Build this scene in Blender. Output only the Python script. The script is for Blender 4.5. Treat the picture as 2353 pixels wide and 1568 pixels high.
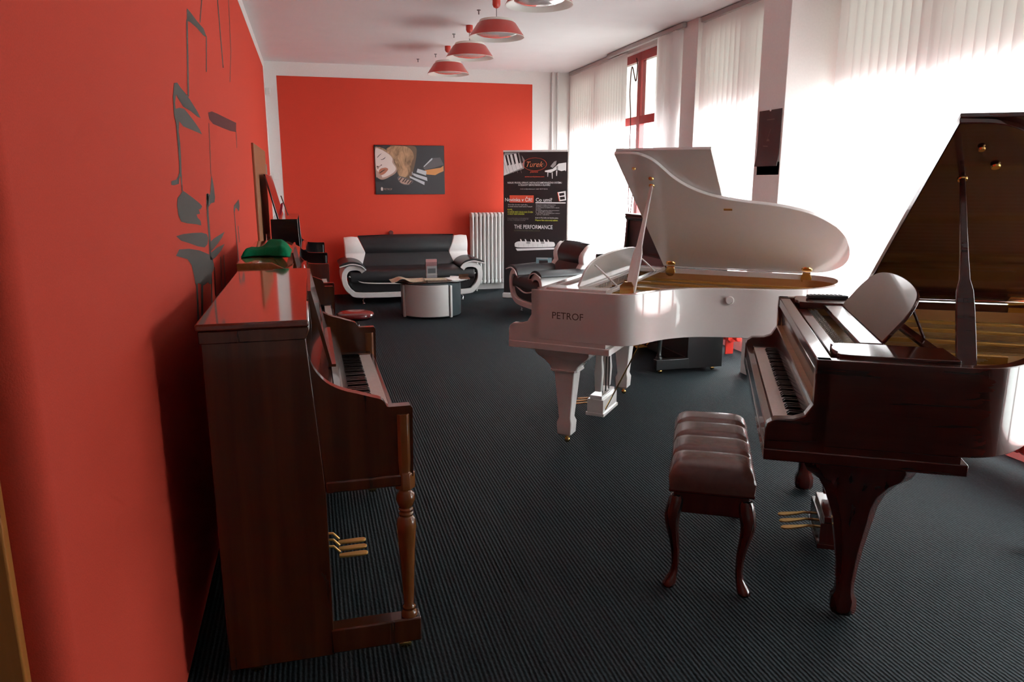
import bpy, bmesh, math, random
from mathutils import Vector, Matrix
random.seed(7)
for o in list(bpy.data.objects): bpy.data.objects.remove(o)
S = bpy.context.scene
COL = S.collection
# ------------------------------------------------------------------ camera, world, exposure
F_PX, PITCH, YAW, CAM_H = 1693.0, 0.2127, 0.266, 1.6
fw = Vector((math.sin(YAW)*math.cos(PITCH), math.cos(YAW)*math.cos(PITCH), -math.sin(PITCH)))
rt = Vector((math.cos(YAW), -math.sin(YAW), 0)); up = rt.cross(fw)
cd = bpy.data.cameras.new('camera'); cam = bpy.data.objects.new('camera', cd); COL.objects.link(cam)
cam.matrix_world = Matrix(((rt.x, up.x, -fw.x, 0), (rt.y, up.y, -fw.y, 0), (rt.z, up.z, -fw.z, CAM_H), (0, 0, 0, 1)))
cd.sensor_width = 36; cd.lens = 36*F_PX/2353; cd.clip_start = 0.05
S.camera = cam
W = bpy.data.worlds.new('overcast_sky'); S.world = W; W.use_nodes = True
bg = W.node_tree.nodes['Background']; bg.inputs[0].default_value = (0.93, 0.97, 1.0, 1); bg.inputs[1].default_value = 18.0
S.view_settings.view_transform = 'Standard'; S.view_settings.look = 'None'
S.view_settings.exposure = 0.0; S.view_settings.gamma = 1.0; S.view_settings.use_curve_mapping = False

# ------------------------------------------------------------------ materials
def new_mat(name):
    m = bpy.data.materials.new(name); m.use_nodes = True
    return m, m.node_tree, m.node_tree.nodes['Principled BSDF']
def mat(name, col, rough=0.5, metal=0.0, coat=0.0, spec=0.5, noise=0.0, nscale=30, bump=0.0, bscale=200, trans=0.0, sheen=0.0):
    m, nt, b = new_mat(name)
    b.inputs['Base Color'].default_value = (*col, 1); b.inputs['Roughness'].default_value = rough
    b.inputs['Metallic'].default_value = metal; b.inputs['Coat Weight'].default_value = coat
    b.inputs['Coat Roughness'].default_value = 0.04
    b.inputs['Specular IOR Level'].default_value = spec; b.inputs['Sheen Weight'].default_value = sheen
    tc = nt.nodes.new('ShaderNodeTexCoord')
    if noise:
        n = nt.nodes.new('ShaderNodeTexNoise'); n.inputs['Scale'].default_value = nscale; n.inputs['Detail'].default_value = 4
        nt.links.new(tc.outputs['Object'], n.inputs['Vector'])
        r = nt.nodes.new('ShaderNodeMapRange'); r.inputs[1].default_value = .3; r.inputs[2].default_value = .7
        r.inputs[3].default_value = 1-noise; r.inputs[4].default_value = 1+noise
        nt.links.new(n.outputs['Fac'], r.inputs[0])
        mx = nt.nodes.new('ShaderNodeVectorMath'); mx.operation = 'SCALE'; mx.inputs[0].default_value = col
        nt.links.new(r.outputs[0], mx.inputs['Scale']); nt.links.new(mx.outputs[0], b.inputs['Base Color'])
    if bump:
        n = nt.nodes.new('ShaderNodeTexNoise'); n.inputs['Scale'].default_value = bscale; n.inputs['Detail'].default_value = 3
        nt.links.new(tc.outputs['Object'], n.inputs['Vector'])
        bp = nt.nodes.new('ShaderNodeBump'); bp.inputs['Strength'].default_value = bump; bp.inputs['Distance'].default_value = .002
        nt.links.new(n.outputs['Fac'], bp.inputs['Height']); nt.links.new(bp.outputs[0], b.inputs['Normal'])
    return m
def wood(name, c1, c2, rough=.28, coat=.6, axis='Z', scale=7.0):
    m, nt, b = new_mat(name)
    tc = nt.nodes.new('ShaderNodeTexCoord'); mp = nt.nodes.new('ShaderNodeMapping')
    s = {'X': (.6, 9, 9), 'Y': (9, .6, 9), 'Z': (9, 9, .6)}[axis]
    mp.inputs['Scale'].default_value = s
    nt.links.new(tc.outputs['Object'], mp.inputs[0])
    n = nt.nodes.new('ShaderNodeTexNoise'); n.inputs['Scale'].default_value = scale; n.inputs['Detail'].default_value = 6; n.inputs['Distortion'].default_value = .4
    nt.links.new(mp.outputs[0], n.inputs['Vector'])
    r = nt.nodes.new('ShaderNodeValToRGB'); r.color_ramp.elements[0].position = .32; r.color_ramp.elements[1].position = .72
    r.color_ramp.elements[0].color = (*c1, 1); r.color_ramp.elements[1].color = (*c2, 1)
    nt.links.new(n.outputs['Fac'], r.inputs[0]); nt.links.new(r.outputs[0], b.inputs['Base Color'])
    b.inputs['Roughness'].default_value = rough; b.inputs['Coat Weight'].default_value = coat; b.inputs['Coat Roughness'].default_value = .06
    return m
def carpet_mat():
    m, nt, b = new_mat('ribbed_carpet')
    N = nt.nodes.new; L = nt.links.new
    tc = N('ShaderNodeTexCoord'); sp = N('ShaderNodeSeparateXYZ'); L(tc.outputs['Object'], sp.inputs[0])
    mu = N('ShaderNodeMath'); mu.operation = 'MULTIPLY'; mu.inputs[1].default_value = 2*math.pi/0.0165; L(sp.outputs[0], mu.inputs[0])
    si = N('ShaderNodeMath'); si.operation = 'SINE'; L(mu.outputs[0], si.inputs[0])
    mp = N('ShaderNodeMapping'); mp.inputs['Scale'].default_value = (90, 38, 10); L(tc.outputs['Object'], mp.inputs[0])
    n = N('ShaderNodeTexNoise'); n.inputs['Scale'].default_value = 1.6; n.inputs['Detail'].default_value = 3; L(mp.outputs[0], n.inputs['Vector'])
    ad = N('ShaderNodeMath'); ad.operation = 'MULTIPLY_ADD'; L(si.outputs[0], ad.inputs[0]); ad.inputs[1].default_value = .34; L(n.outputs['Fac'], ad.inputs[2])
    r = N('ShaderNodeValToRGB'); e = r.color_ramp.elements
    e[0].position = .22; e[0].color = (.0015, .0025, .0035, 1); e[1].position = .95; e[1].color = (.023, .041, .048, 1)
    L(ad.outputs[0], r.inputs[0])
    n2 = N('ShaderNodeTexNoise'); n2.inputs['Scale'].default_value = .9; n2.inputs['Detail'].default_value = 2; L(tc.outputs['Object'], n2.inputs['Vector'])
    hs = N('ShaderNodeMapRange'); hs.inputs[3].default_value = .85; hs.inputs[4].default_value = 1.15; L(n2.outputs['Fac'], hs.inputs[0])
    vm = N('ShaderNodeVectorMath'); vm.operation = 'SCALE'; L(r.outputs[0], vm.inputs[0]); L(hs.outputs[0], vm.inputs['Scale'])
    L(vm.outputs[0], b.inputs['Base Color']); b.inputs['Roughness'].default_value = .75; b.inputs['Specular IOR Level'].default_value = .2
    bp = N('ShaderNodeBump'); bp.inputs['Strength'].default_value = .8; bp.inputs['Distance'].default_value = .004
    L(ad.outputs[0], bp.inputs['Height']); L(bp.outputs[0], b.inputs['Normal'])
    return m
def translucent(name, col, tfac, rough=.9):
    m, nt, b = new_mat(name)
    out = nt.nodes['Material Output']; d = nt.nodes.new('ShaderNodeBsdfDiffuse'); t = nt.nodes.new('ShaderNodeBsdfTranslucent')
    d.inputs[0].default_value = (*col, 1); t.inputs[0].default_value = (*col, 1)
    mx = nt.nodes.new('ShaderNodeMixShader'); mx.inputs[0].default_value = tfac
    nt.links.new(d.outputs[0], mx.inputs[1]); nt.links.new(t.outputs[0], mx.inputs[2]); nt.links.new(mx.outputs[0], out.inputs[0])
    nt.nodes.remove(b)
    return m
def glass_mat(name, tint=(.96, .98, .97), gl=.06):
    m, nt, b = new_mat(name)
    out = nt.nodes['Material Output']; d = nt.nodes.new('ShaderNodeBsdfTransparent'); t = nt.nodes.new('ShaderNodeBsdfGlossy')
    d.inputs[0].default_value = (*tint, 1); t.inputs['Roughness'].default_value = .02
    mx = nt.nodes.new('ShaderNodeMixShader'); mx.inputs[0].default_value = gl
    nt.links.new(d.outputs[0], mx.inputs[1]); nt.links.new(t.outputs[0], mx.inputs[2]); nt.links.new(mx.outputs[0], out.inputs[0])
    nt.nodes.remove(b)
    return m

M = {}
M['red'] = mat('red_wall_paint', (.64, .062, .035), .85, spec=.25, noise=.05, nscale=220, bump=.25, bscale=350)
M['white_wall'] = mat('white_wall_paint', (.80, .77, .75), .8, spec=.3, noise=.02, nscale=60, bump=.1)
M['ceil'] = mat('ceiling_paint', (.78, .76, .76), .85, spec=.2, noise=.015, nscale=4)
M['carpet'] = carpet_mat()
M['mural'] = mat('mural_paint', (.115, .105, .095), .85, spec=.2, noise=.06, nscale=200)
M['mural_brown'] = mat('mural_paint_brown', (.13, .035, .035), .85, spec=.2)
M['white_lac'] = mat('white_lacquer', (.80, .76, .73), .10, coat=.8, noise=.01, nscale=5)
M['white_iv'] = mat('ivory_key', (.74, .68, .62), .25)
M['ebony'] = mat('black_key', (.006, .006, .007), .25)
M['black_lac'] = mat('black_lacquer', (.006, .006, .007), .12, coat=.6)
M['black_satin'] = mat('black_satin_lacquer', (.012, .015, .016), .38, coat=.1)
M['mahog'] = wood('mahogany_veneer', (.055, .009, .005), (.078, .013, .007), .2, .7, 'X', 4)
M['mahog_z'] = wood('mahogany_upright_grain', (.06, .008, .005), (.085, .012, .007), .2, .7, 'Z', 4)
M['walnut'] = wood('walnut_veneer', (.050, .013, .004), (.088, .024, .007), .25, .6, 'Z', 2.2)
M['walnut_top'] = wood('walnut_top_veneer', (.10, .020, .009), (.13, .027, .011), .10, .9, 'Y', 3)
M['oak'] = wood('light_brown_wood', (.22, .075, .02), (.32, .12, .035), .12, .9, 'Y', 3)
M['leg_wood'] = wood('turned_leg_wood', (.17, .055, .013), (.24, .085, .02), .25, .6, 'Z', 3)
M['gold'] = mat('gold_plate_paint', (.52, .27, .05), .4, metal=.1, noise=.05, nscale=12)
M['spruce'] = wood('soundboard_spruce', (.42, .22, .09), (.52, .29, .13), .3, .5, 'X', 6)
M['rimwood'] = wood('inner_rim_veneer', (.48, .22, .075), (.58, .29, .11), .3, .5, 'X', 3)
M['brass'] = mat('brass', (.80, .52, .18), .22, metal=1)
M['brass_pedal'] = mat('polished_brass_pedal', (.85, .50, .14), .3, metal=.6)
M['steel'] = mat('steel_wire', (.72, .70, .66), .3, metal=1)
M['chrome'] = mat('chrome', (.8, .8, .82), .12, metal=1)
M['felt_red'] = mat('red_felt', (.35, .01, .04), .95)
M['felt_black'] = mat('black_felt', (.012, .012, .012), .95)
M['seat_leather'] = mat('brown_leather', (.125, .056, .044), .27, coat=.25, noise=.08, nscale=40, bump=.15, bscale=300)
M['leather_black'] = mat('black_leather', (.018, .018, .020), .38, noise=.08, nscale=30, bump=.2, bscale=260)
M['leather_white'] = mat('white_leather', (.78, .76, .74), .42, noise=.02, nscale=30, bump=.1, bscale=260)
M['silver'] = mat('silver_laminate', (.66, .64, .62), .40, metal=.15)
M['grey_teal'] = mat('dark_grey_laminate', (.045, .060, .065), .35, coat=.2)
M['black_glass'] = mat('black_glass', (.01, .012, .013), .05, coat=1)
M['paper'] = mat('white_paper', (.80, .80, .78), .7)
M['news'] = mat('printed_newspaper', (.46, .40, .28), .45, noise=.35, nscale=45)
M['news_dark'] = mat('printed_magazine', (.10, .05, .03), .3, noise=.5, nscale=40)
M['rad_white'] = mat('radiator_enamel', (.78, .78, .76), .35)
M['rad_red'] = mat('red_radiator_enamel', (.78, .05, .035), .3, coat=.3)
M['frame_red'] = mat('red_window_frame_paint', (.42, .025, .025), .35, coat=.2)
M['blind'] = translucent('blind_fabric', (.90, .88, .88), .50)
M['awning'] = translucent('awning_fabric', (.66, .66, .36), .55)
M['rail'] = mat('aluminium_rail', (.42, .40, .39), .45, metal=.3)
M['glass'] = glass_mat('window_glass')
M['glass_tint'] = glass_mat('yellow_tinted_glass', (.30, .30, .275), .04)
M['acrylic'] = glass_mat('clear_acrylic', (.93, .93, .93), .12)
M['lamp_red'] = mat('red_lamp_enamel', (.52, .045, .030), .35, coat=.2)
M['lamp_white'] = mat('white_lamp_enamel', (.80, .80, .74), .35)
M['opal'] = mat('opal_glass', (.52, .51, .50), .05, coat=1)
M['black_plastic'] = mat('black_plastic', (.015, .017, .018), .35)
M['grey_plastic'] = mat('grey_plastic', (.2, .2, .2), .4)
M['green_cloth'] = mat('green_felt_cloth', (.004, .22, .09), .95, noise=.12, nscale=120, spec=.1)
M['banner_black'] = mat('banner_print_black', (.018, .014, .015), .4)
M['door_wood'] = wood('door_wood', (.26, .10, .04), (.33, .13, .055), .55, .0, 'Z', 3)
M['jamb_wood'] = wood('jamb_wood', (.45, .16, .03), (.55, .22, .05), .4, .3, 'Z', 3)
M['dark_panel'] = wood('dark_wall_panelling', (.03, .012, .008), (.05, .02, .012), .6, 0)
M['taupe'] = mat('taupe_wall_paint', (.30, .27, .25), .8, spec=.2)
M['cable'] = mat('dark_red_cable', (.12, .02, .018), .5)
M['pave'] = mat('pavement_concrete', (.55, .54, .52), .9, noise=.08, nscale=6)
M['stoolred'] = mat('dark_red_stool_seat', (.16, .012, .014), .25, coat=.5)
def flat(name, col, rough=.5): 
    if name not in M: M[name] = mat(name, col, rough)
    return M[name]

# ------------------------------------------------------------------ mesh builder
class MB:
    def __init__(s): s.v = []; s.f = []; s.mi = []; s.cur = 0
    def add(s, vs, fs):
        b = len(s.v); s.v += [tuple(p) for p in vs]
        for f in fs: s.f.append([b+i for i in f]); s.mi.append(s.cur)
        return s
    def box(s, x0, x1, y0, y1, z0, z1):
        return s.add([(x0,y0,z0),(x1,y0,z0),(x1,y1,z0),(x0,y1,z0),(x0,y0,z1),(x1,y0,z1),(x1,y1,z1),(x0,y1,z1)],
                     [(0,3,2,1),(4,5,6,7),(0,1,5,4),(1,2,6,5),(2,3,7,6),(3,0,4,7)])
    def prism(s, poly, axis, a, b):
        n = len(poly)
        def P(p, t): return {'x': (t, p[0], p[1]), 'y': (p[0], t, p[1]), 'z': (p[0], p[1], t)}[axis]
        vs = [P(p, a) for p in poly]+[P(p, b) for p in poly]
        return s.add(vs, [tuple(range(n)), tuple(range(2*n-1, n-1, -1))]+[(i, n+i, n+(i+1) % n, (i+1) % n) for i in range(n)])
    def strip(s, A, B, z0, z1, closed=False):   # wall between two matching outlines
        n = len(A); vs = [(p[0], p[1], z) for z in (z0, z1) for p in A]+[(p[0], p[1], z) for z in (z0, z1) for p in B]
        fs = []
        for i in range(n if closed else n-1):
            j = (i+1) % n
            fs += [(i, j, n+j, n+i), (2*n+j, 2*n+i, 3*n+i, 3*n+j), (n+i, n+j, 3*n+j, 3*n+i), (j, i, 2*n+i, 2*n+j)]
        if not closed:
            fs += [(0, n, 3*n, 2*n), (n-1, 3*n-1, 4*n-1, 2*n-1)]
        return s.add(vs, fs)
    def rings(s, rs, cap=True, loop=True):
        n = len(rs[0]); vs = [p for r in rs for p in r]; fs = []
        for k in range(len(rs)-1):
            for i in range(n if loop else n-1):
                j = (i+1) % n; fs.append((k*n+i, k*n+j, (k+1)*n+j, (k+1)*n+i))
        if cap: fs += [tuple(range(n-1, -1, -1)), tuple(range((len(rs)-1)*n, len(rs)*n))]
        return s.add(vs, fs)
    def lathe(s, prof, c=(0, 0, 0), seg=24, axis='z', closed=False):
        rs = []
        for r, h in prof:
            ring = []
            for i in range(seg):
                a = 2*math.pi*i/seg; x, y = r*math.cos(a), r*math.sin(a)
                ring.append({'z': (c[0]+x, c[1]+y, c[2]+h), 'y': (c[0]+x, c[1]+h, c[2]+y), 'x': (c[0]+h, c[1]+x, c[2]+y)}[axis])
            rs.append(ring)
        return s.rings(rs+[rs[0]], cap=False) if closed else s.rings(rs)
    def tube(s, path, r, seg=8):
        rs = []; path = [Vector(p) for p in path]; n = len(path)
        rr = r if isinstance(r, (list, tuple)) else [r]*n
        prev = None
        for i, p in enumerate(path):
            t = (path[min(i+1, n-1)]-path[max(i-1, 0)]).normalized()
            if prev is None:
                a = Vector((0, 0, 1)) if abs(t.z) < .9 else Vector((1, 0, 0))
                u = t.cross(a).normalized()
            else:
                u = (prev-t*prev.dot(t)).normalized()
            prev = u; w = t.cross(u)
            rs.append([tuple(p+(u*math.cos(2*math.pi*k/seg)+w*math.sin(2*math.pi*k/seg))*rr[i]) for k in range(seg)])
        return s.rings(rs)
    def loft(s, secs, bev=.15):   # secs: (cx, cy, wx, wy, z): rounded rectangles
        rs = []
        for cx, cy, wx, wy, z in secs:
            b = bev*min(wx, wy); hx, hy = wx/2, wy/2
            rs.append([(cx+x, cy+y, z) for x, y in ((hx-b, -hy), (hx, -hy+b), (hx, hy-b), (hx-b, hy), (-hx+b, hy), (-hx, hy-b), (-hx, -hy+b), (-hx+b, -hy))])
        return s.rings(rs)
    def ellipsoid(s, c, r, seg=16, rg=10):
        rs = []
        for k in range(rg+1):
            t = -math.pi/2+math.pi*k/rg; q = max(math.cos(t), .01)
            rs.append([(c[0]+r[0]*q*math.cos(2*math.pi*i/seg), c[1]+r[1]*q*math.sin(2*math.pi*i/seg), c[2]+r[2]*math.sin(t)) for i in range(seg)])
        return s.rings(rs)
    def xf(s, fn, start=0):
        s.v[start:] = [tuple(fn(*p)) for p in s.v[start:]]; return s
    def build(s, name, m, parent=None, bevel=0, smooth=True, sharp=32, subsurf=0, double=False, bseg=2):
        me = bpy.data.meshes.new(name); me.from_pydata(s.v, [], s.f)
        ms = m if isinstance(m, (list, tuple)) else [m]
        for x in ms: me.materials.append(x)
        for p, i in zip(me.polygons, s.mi): p.material_index = i
        bm = bmesh.new(); bm.from_mesh(me)
        bmesh.ops.recalc_face_normals(bm, faces=bm.faces)
        if smooth:
            for f in bm.faces: f.smooth = True
            for e in bm.edges:
                if len(e.link_faces) != 2 or e.calc_face_angle(0) > math.radians(sharp): e.smooth = False
        bm.to_mesh(me); bm.free()
        o = bpy.data.objects.new(name, me); COL.objects.link(o)
        if parent: o.parent = parent
        if bevel:
            b = o.modifiers.new('bevel', 'BEVEL'); b.width = bevel; b.segments = bseg; b.limit_method = 'ANGLE'; b.angle_limit = math.radians(40)
        if subsurf:
            b = o.modifiers.new('subsurf', 'SUBSURF'); b.levels = subsurf; b.render_levels = subsurf
        return o
def B(): return MB()
def box(name, m, parent, x0, x1, y0, y1, z0, z1, bevel=0): return B().box(x0, x1, y0, y1, z0, z1).build(name, m, parent, bevel)
def tag(o, label=None, cat=None, group=None, kind=None):
    if label: o['label'] = label
    if cat: o['category'] = cat
    if group: o['group'] = group
    if kind: o['kind'] = kind
    return o
def empty(name, loc, rz=0, label=None, cat=None, group=None):
    o = bpy.data.objects.new(name, None); COL.objects.link(o); o.location = loc; o.rotation_euler = (0, 0, rz); o.empty_display_size = .1
    return tag(o, label, cat, group)
def struct(o): o['kind'] = 'structure'; return o
def copy_tree(o, parent=None):
    c = o.copy(); COL.objects.link(c); c.parent = parent
    for ch in list(o.children): copy_tree(ch, c)
    return c
def smooth_path(pts, n=6, closed=False):
    out = []; N = len(pts)
    def g(i): return pts[i % N] if closed else pts[max(0, min(N-1, i))]
    for i in range(N if closed else N-1):
        a, b, c, d = g(i-1), g(i), g(i+1), g(i+2)
        for k in range(n):
            t = k/n
            out.append(tuple(.5*((2*b[j])+(-a[j]+c[j])*t+(2*a[j]-5*b[j]+4*c[j]-d[j])*t*t+(-a[j]+3*b[j]-3*c[j]+d[j])*t**3) for j in range(len(b))))
    if not closed: out.append(tuple(pts[-1]))
    return out
def offset(path, d):     # open 2D path offset to its left
    out = []; n = len(path)
    for i in range(n):
        a, b = path[max(i-1, 0)], path[min(i+1, n-1)]
        dx, dy = b[0]-a[0], b[1]-a[1]; l = math.hypot(dx, dy) or 1
        out.append((path[i][0]-dy/l*d, path[i][1]+dx/l*d))
    return out
def stroke(path, w): return offset(path, w/2)+offset(path, -w/2)[::-1]
def text_mb(mb, body, size, fn, align='LEFT', shear=0, bold=0, xs=1):
    cu = bpy.data.curves.new('t', 'FONT'); cu.body = body; cu.size = size; cu.align_x = align; cu.shear = shear; cu.offset = bold; cu.resolution_u = 3
    ob = bpy.data.objects.new('t', cu); COL.objects.link(ob)
    dg = bpy.context.evaluated_depsgraph_get(); me = bpy.data.meshes.new_from_object(ob.evaluated_get(dg))
    mb.add([fn(v.co.x*xs, v.co.y) for v in me.vertices], [tuple(p.vertices) for p in me.polygons])
    bpy.data.objects.remove(ob); bpy.data.curves.remove(cu); bpy.data.meshes.remove(me)
    return mb

# ------------------------------------------------------------------ room
XL, YB, ZC, XG = -.468, 10.9, 3.18, 4.0
struct(box('floor', M['carpet'], None, -1.6, 4.2, -2.5, YB, -.05, 0))
struct(box('ceiling', M['ceil'], None, -1.6, 4.2, -2.5, YB, ZC, ZC+.1))
# left wall: red paint with a white margin at the ceiling and at the far end
wl = B()
R0 = .05
prof = [(XL-.5, 1.36)]+[(XL-R0+R0*math.sin(a), 1.36+R0-R0*math.cos(a)) for a in [math.radians(t) for t in range(0, 91, 15)]]+[(XL, YB+.1), (XL-.5, YB+.1)]
wl.prism(prof, 'z', 0, ZC)
wall_left = struct(wl.build('wall_left', M['red'], None, sharp=50))
tr = B().box(XL, XL+.002, 1.42, YB, 3.07, ZC).box(XL, XL+.002, 10.62, YB, 0, 3.07)
t1 = struct(tr.build('trim_1', M['white_wall'], None))
wb = struct(box('wall_back', M['white_wall'], None, XL-.1, 4.2, YB, YB+.1, 0, ZC))
rp = box('painted_panel', M['red'], wb, -.315, 3.28, YB-.003, YB, 0, 3.0)
rp['label'] = 'red painted panel'
struct(box('baseboard_back', M['white_wall'], None, 2.2, 3.85, YB-.02, YB-.003, 0, .10, .004))
struct(box('wall_front', M['taupe'], None, -1.7, 4.2, -2.6, -2.5, 0, ZC))
struct(box('wall_hall', M['dark_panel'], None, -1.7, -1.6, -2.5, 1.8, 0, ZC))
# doorway at the wall end: jamb board
jm = B().box(XL-.32, XL-.060, 1.332, 1.358, 0, 2.1)
struct(jm.build('trim_2', M['jamb_wood'], None, .004))
# door on the left wall
dr = struct(B().box(XL, XL+.02, 7.3, 9.3, 0, 1.95).build('door_1', M['door_wood'], None, .004))
dh = B().tube([(XL+.02, 8.25, .98), (XL+.06, 8.25, .98), (XL+.065, 8.0, .98)], .009, 8).box(XL+.02, XL+.026, 8.21, 8.29, .9, 1.06)
dh.build('door_handle', M['chrome'], dr)
B().box(XL+.02, XL+.032, 9.18, 9.26, 1.68, 1.80).build('hinge', M['chrome'], dr)

MURAL = [[(3.739,2.349),(3.845,2.354),(4.046,2.358),(4.315,2.37),(4.415,2.348),(4.289,2.331),(4.022,2.321),(3.816,2.306),(3.704,2.291)],[(3.187,1.968),(3.264,1.98),(3.357,1.969),(3.513,1.958),(3.648,1.938),(3.796,1.916),(3.887,1.895),(3.782,1.893),(3.564,1.9),(3.368,1.899),(3.253,1.919),(3.211,1.93),(3.168,1.895),(3.169,1.873),(3.258,1.885),(3.391,1.893),(3.522,1.879),(3.693,1.858),(3.815,1.839),(3.888,1.821),(3.735,1.821),(3.515,1.82),(3.32,1.819),(3.227,1.832),(3.193,1.791),(3.201,1.745),(3.189,1.683),(3.166,1.628),(3.099,1.612),(3.078,1.593),(2.97,1.588),(2.915,1.59),(2.923,1.603),(3.026,1.608),(3.079,1.62),(3.122,1.635),(3.139,1.682),(3.141,1.743),(3.147,1.819),(3.117,1.846),(3.133,1.914)],[(3.16,1.567),(3.242,1.557),(3.397,1.536),(3.598,1.507),(3.67,1.491),(3.615,1.481),(3.549,1.481),(3.583,1.462),(3.472,1.462),(3.495,1.448),(3.582,1.43),(3.588,1.409),(3.447,1.422),(3.197,1.439),(3.053,1.453),(3.006,1.478),(2.996,1.515),(3.02,1.541),(3.104,1.555)],[(4.127,1.637),(4.177,1.586),(4.195,1.522),(4.15,1.497),(4.002,1.496),(3.885,1.479),(3.876,1.49),(3.859,1.543),(3.916,1.547),(3.989,1.536),(4.027,1.556)],[(2.912,1.408),(3.074,1.405),(3.308,1.394),(3.581,1.378),(3.749,1.36),(3.787,1.338),(3.739,1.313),(3.639,1.307),(3.419,1.33),(3.203,1.36),(3.013,1.384)],[(3.834,1.315),(4.006,1.322),(4.237,1.322),(4.519,1.323),(4.373,1.302),(4.161,1.285),(3.928,1.272),(3.82,1.272)],[(3.799,1.264),(4.102,1.268),(4.467,1.257),(4.272,1.237),(4.026,1.227),(3.853,1.226),(3.783,1.241)],[(2.873,1.341),(2.95,1.357),(3.19,1.339),(3.468,1.308),(3.795,1.259),(3.894,1.225),(3.916,1.197),(3.887,1.18),(3.812,1.168),(3.795,1.121),(3.704,1.128),(3.64,1.146),(3.499,1.15),(3.352,1.179),(3.265,1.186),(3.244,1.227),(3.205,1.273),(3.116,1.305),(3.0,1.322)],[(5.206,1.45),(5.398,1.465),(5.573,1.482),(5.617,1.438),(5.531,1.398),(5.393,1.424),(5.293,1.432),(5.229,1.41),(5.179,1.385),(5.156,1.426)],[(4.208,1.948),(4.378,1.968),(4.676,1.98),(5.143,1.994),(5.85,2.017),(5.79,1.949),(5.353,1.929),(4.843,1.915),(4.378,1.904),(4.229,1.917)],[(3.684,2.292),(3.605,2.124),(3.519,1.954),(3.562,1.959),(3.65,2.13),(3.73,2.301)],[(4.391,2.349),(4.257,2.152),(4.293,2.157),(4.429,2.355)],[(4.345,2.534),(4.162,2.37),(4.196,2.377),(4.382,2.542)],[(5.153,2.713),(5.162,2.514),(5.173,2.299),(5.227,2.306),(5.215,2.524),(5.206,2.724)],[(5.988,2.898),(5.858,2.504),(5.587,2.264),(5.619,2.268),(5.892,2.509),(6.024,2.905)],[(4.187,1.894),(4.158,1.791),(4.092,1.637),(4.109,1.637),(4.175,1.792),(4.205,1.895)],[(5.777,1.952),(5.741,1.837),(5.775,1.839),(5.812,1.955)],[(3.144,1.628),(3.132,1.566),(3.157,1.566),(3.169,1.628)],[(3.855,1.543),(3.81,1.443),(3.805,1.347),(3.777,1.261),(3.845,1.255),(3.873,1.342),(3.878,1.44),(3.924,1.542)],[(3.284,1.187),(3.218,1.009),(3.262,1.0),(3.329,1.182)],[(3.424,1.169),(3.307,0.992),(3.365,0.98),(3.485,1.161)],[(3.753,1.136),(3.698,1.036),(3.734,1.03),(3.79,1.131)],[(3.91,1.188),(3.862,1.051),(3.894,1.046),(3.942,1.184)],[(4.207,1.21),(4.147,1.053),(4.174,1.049),(4.235,1.208)],[(4.368,1.206),(4.315,1.041),(4.344,1.037),(4.398,1.203)],[(5.169,1.399),(5.183,1.211),(5.223,1.031),(5.267,1.026),(5.226,1.208),(5.211,1.397)],[(5.347,1.309),(5.373,1.197),(5.419,1.193),(5.392,1.307)]]
mu = B()
for i, P in enumerate(MURAL):
    mu.cur = 1 if i == 9 else 0
    n = len(P); mu.add([(XL+.0015, y, z) for y, z in P], [tuple(range(n))])
mo = mu.build('mural', [M['mural'], M['mural_brown']], wall_left, smooth=False)
mo['label'] = 'dark grey music note mural with paint drips'

# window wall
ww = B()
YW0, YW1 = .6, 10.85
ww.box(3.86, 4.15, YW1, YB, 0, ZC).box(3.86, 4.15, -2.5, YW0, 0, ZC)
ww.box(3.90, 4.15, YW0, YW1, 3.13, ZC).box(3.95, 4.15, YW0, YW1, 0, .14)
struct(ww.build('wall_right', M['white_wall'], None))
struct(box('wall_right_column', M['white_wall'], None, 3.5, 4.06, 5.05, 5.40, 0, ZC, .004))
struct(box('wall_right_pier', M['white_wall'], None, 3.80, 4.06, 6.98, 7.28, 0, ZC, .004))
def window(name, y0, y1, muls):
    fr = B()
    for y in [y0+.03]+muls+[y1-.03]: fr.box(XG-.035, XG+.035, y-.045, y+.045, .14, 3.13)
    for z in (.17, 2.34, 3.08): fr.box(XG-.032, XG+.032, y0, y1, z-.05, z+.05)
    o = struct(fr.build(name, M['frame_red'], None, .004))
    B().box(XG-.004, XG+.004, y0+.03, y1-.03, .2, 2.31).build('pane', M['glass'], o)
    p2 = B().box(XG-.004, XG+.004, y0+.03, y1-.03, 2.37, 3.05).build('pane', M['glass_tint'], o)
    p2['label'] = 'yellow green tinted upper panes'
window('window_1', 7.28, 10.85, [8.68, 9.8])
window('window_2', 5.40, 6.98, [6.2])
window('window_3', YW0, 5.05, [1.4, 2.3, 3.2, 4.1])
struct(box('pavement', M['pave'], None, 4.25, 18, -6, 22, -.06, 0))

# blinds
slat_me = {}
def blind(label, X, y0, y1, zt, zb, ys, rot, grp, rail_y=None):
    root = empty('vertical_blind', (X, y0, zt), 0, label, 'blind')
    ra, rb = rail_y or (y0, y1)
    B().box(-.022, .022, ra-y0, rb-y0, 0, .045).build('rail', M['rail'], root, .003)
    for y in ys:
        o = B()
        h = zt-zb
        n = 4
        fr = [(-.05+.10*i/n, .004*math.sin(math.pi*i/n)) for i in range(n+1)]
        vs = [(x, d, z) for z in (-.012, -h) for x, d in fr]
        o.add(vs, [(i, i+1, n+1+i+1, n+1+i) for i in range(n)])
        a = math.pi/2+rot if not callable(rot) else math.pi/2+rot(y)
        c, s_ = math.cos(a), math.sin(a)
        o.xf(lambda x, d, z: (x*c-d*s_, y-y0+x*s_+d*c, z))
        o.build('slat', M['blind'], root)
    return root
rr = lambda a, b, st: [a+st*i for i in range(int((b-a)/st)+1)]
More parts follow.
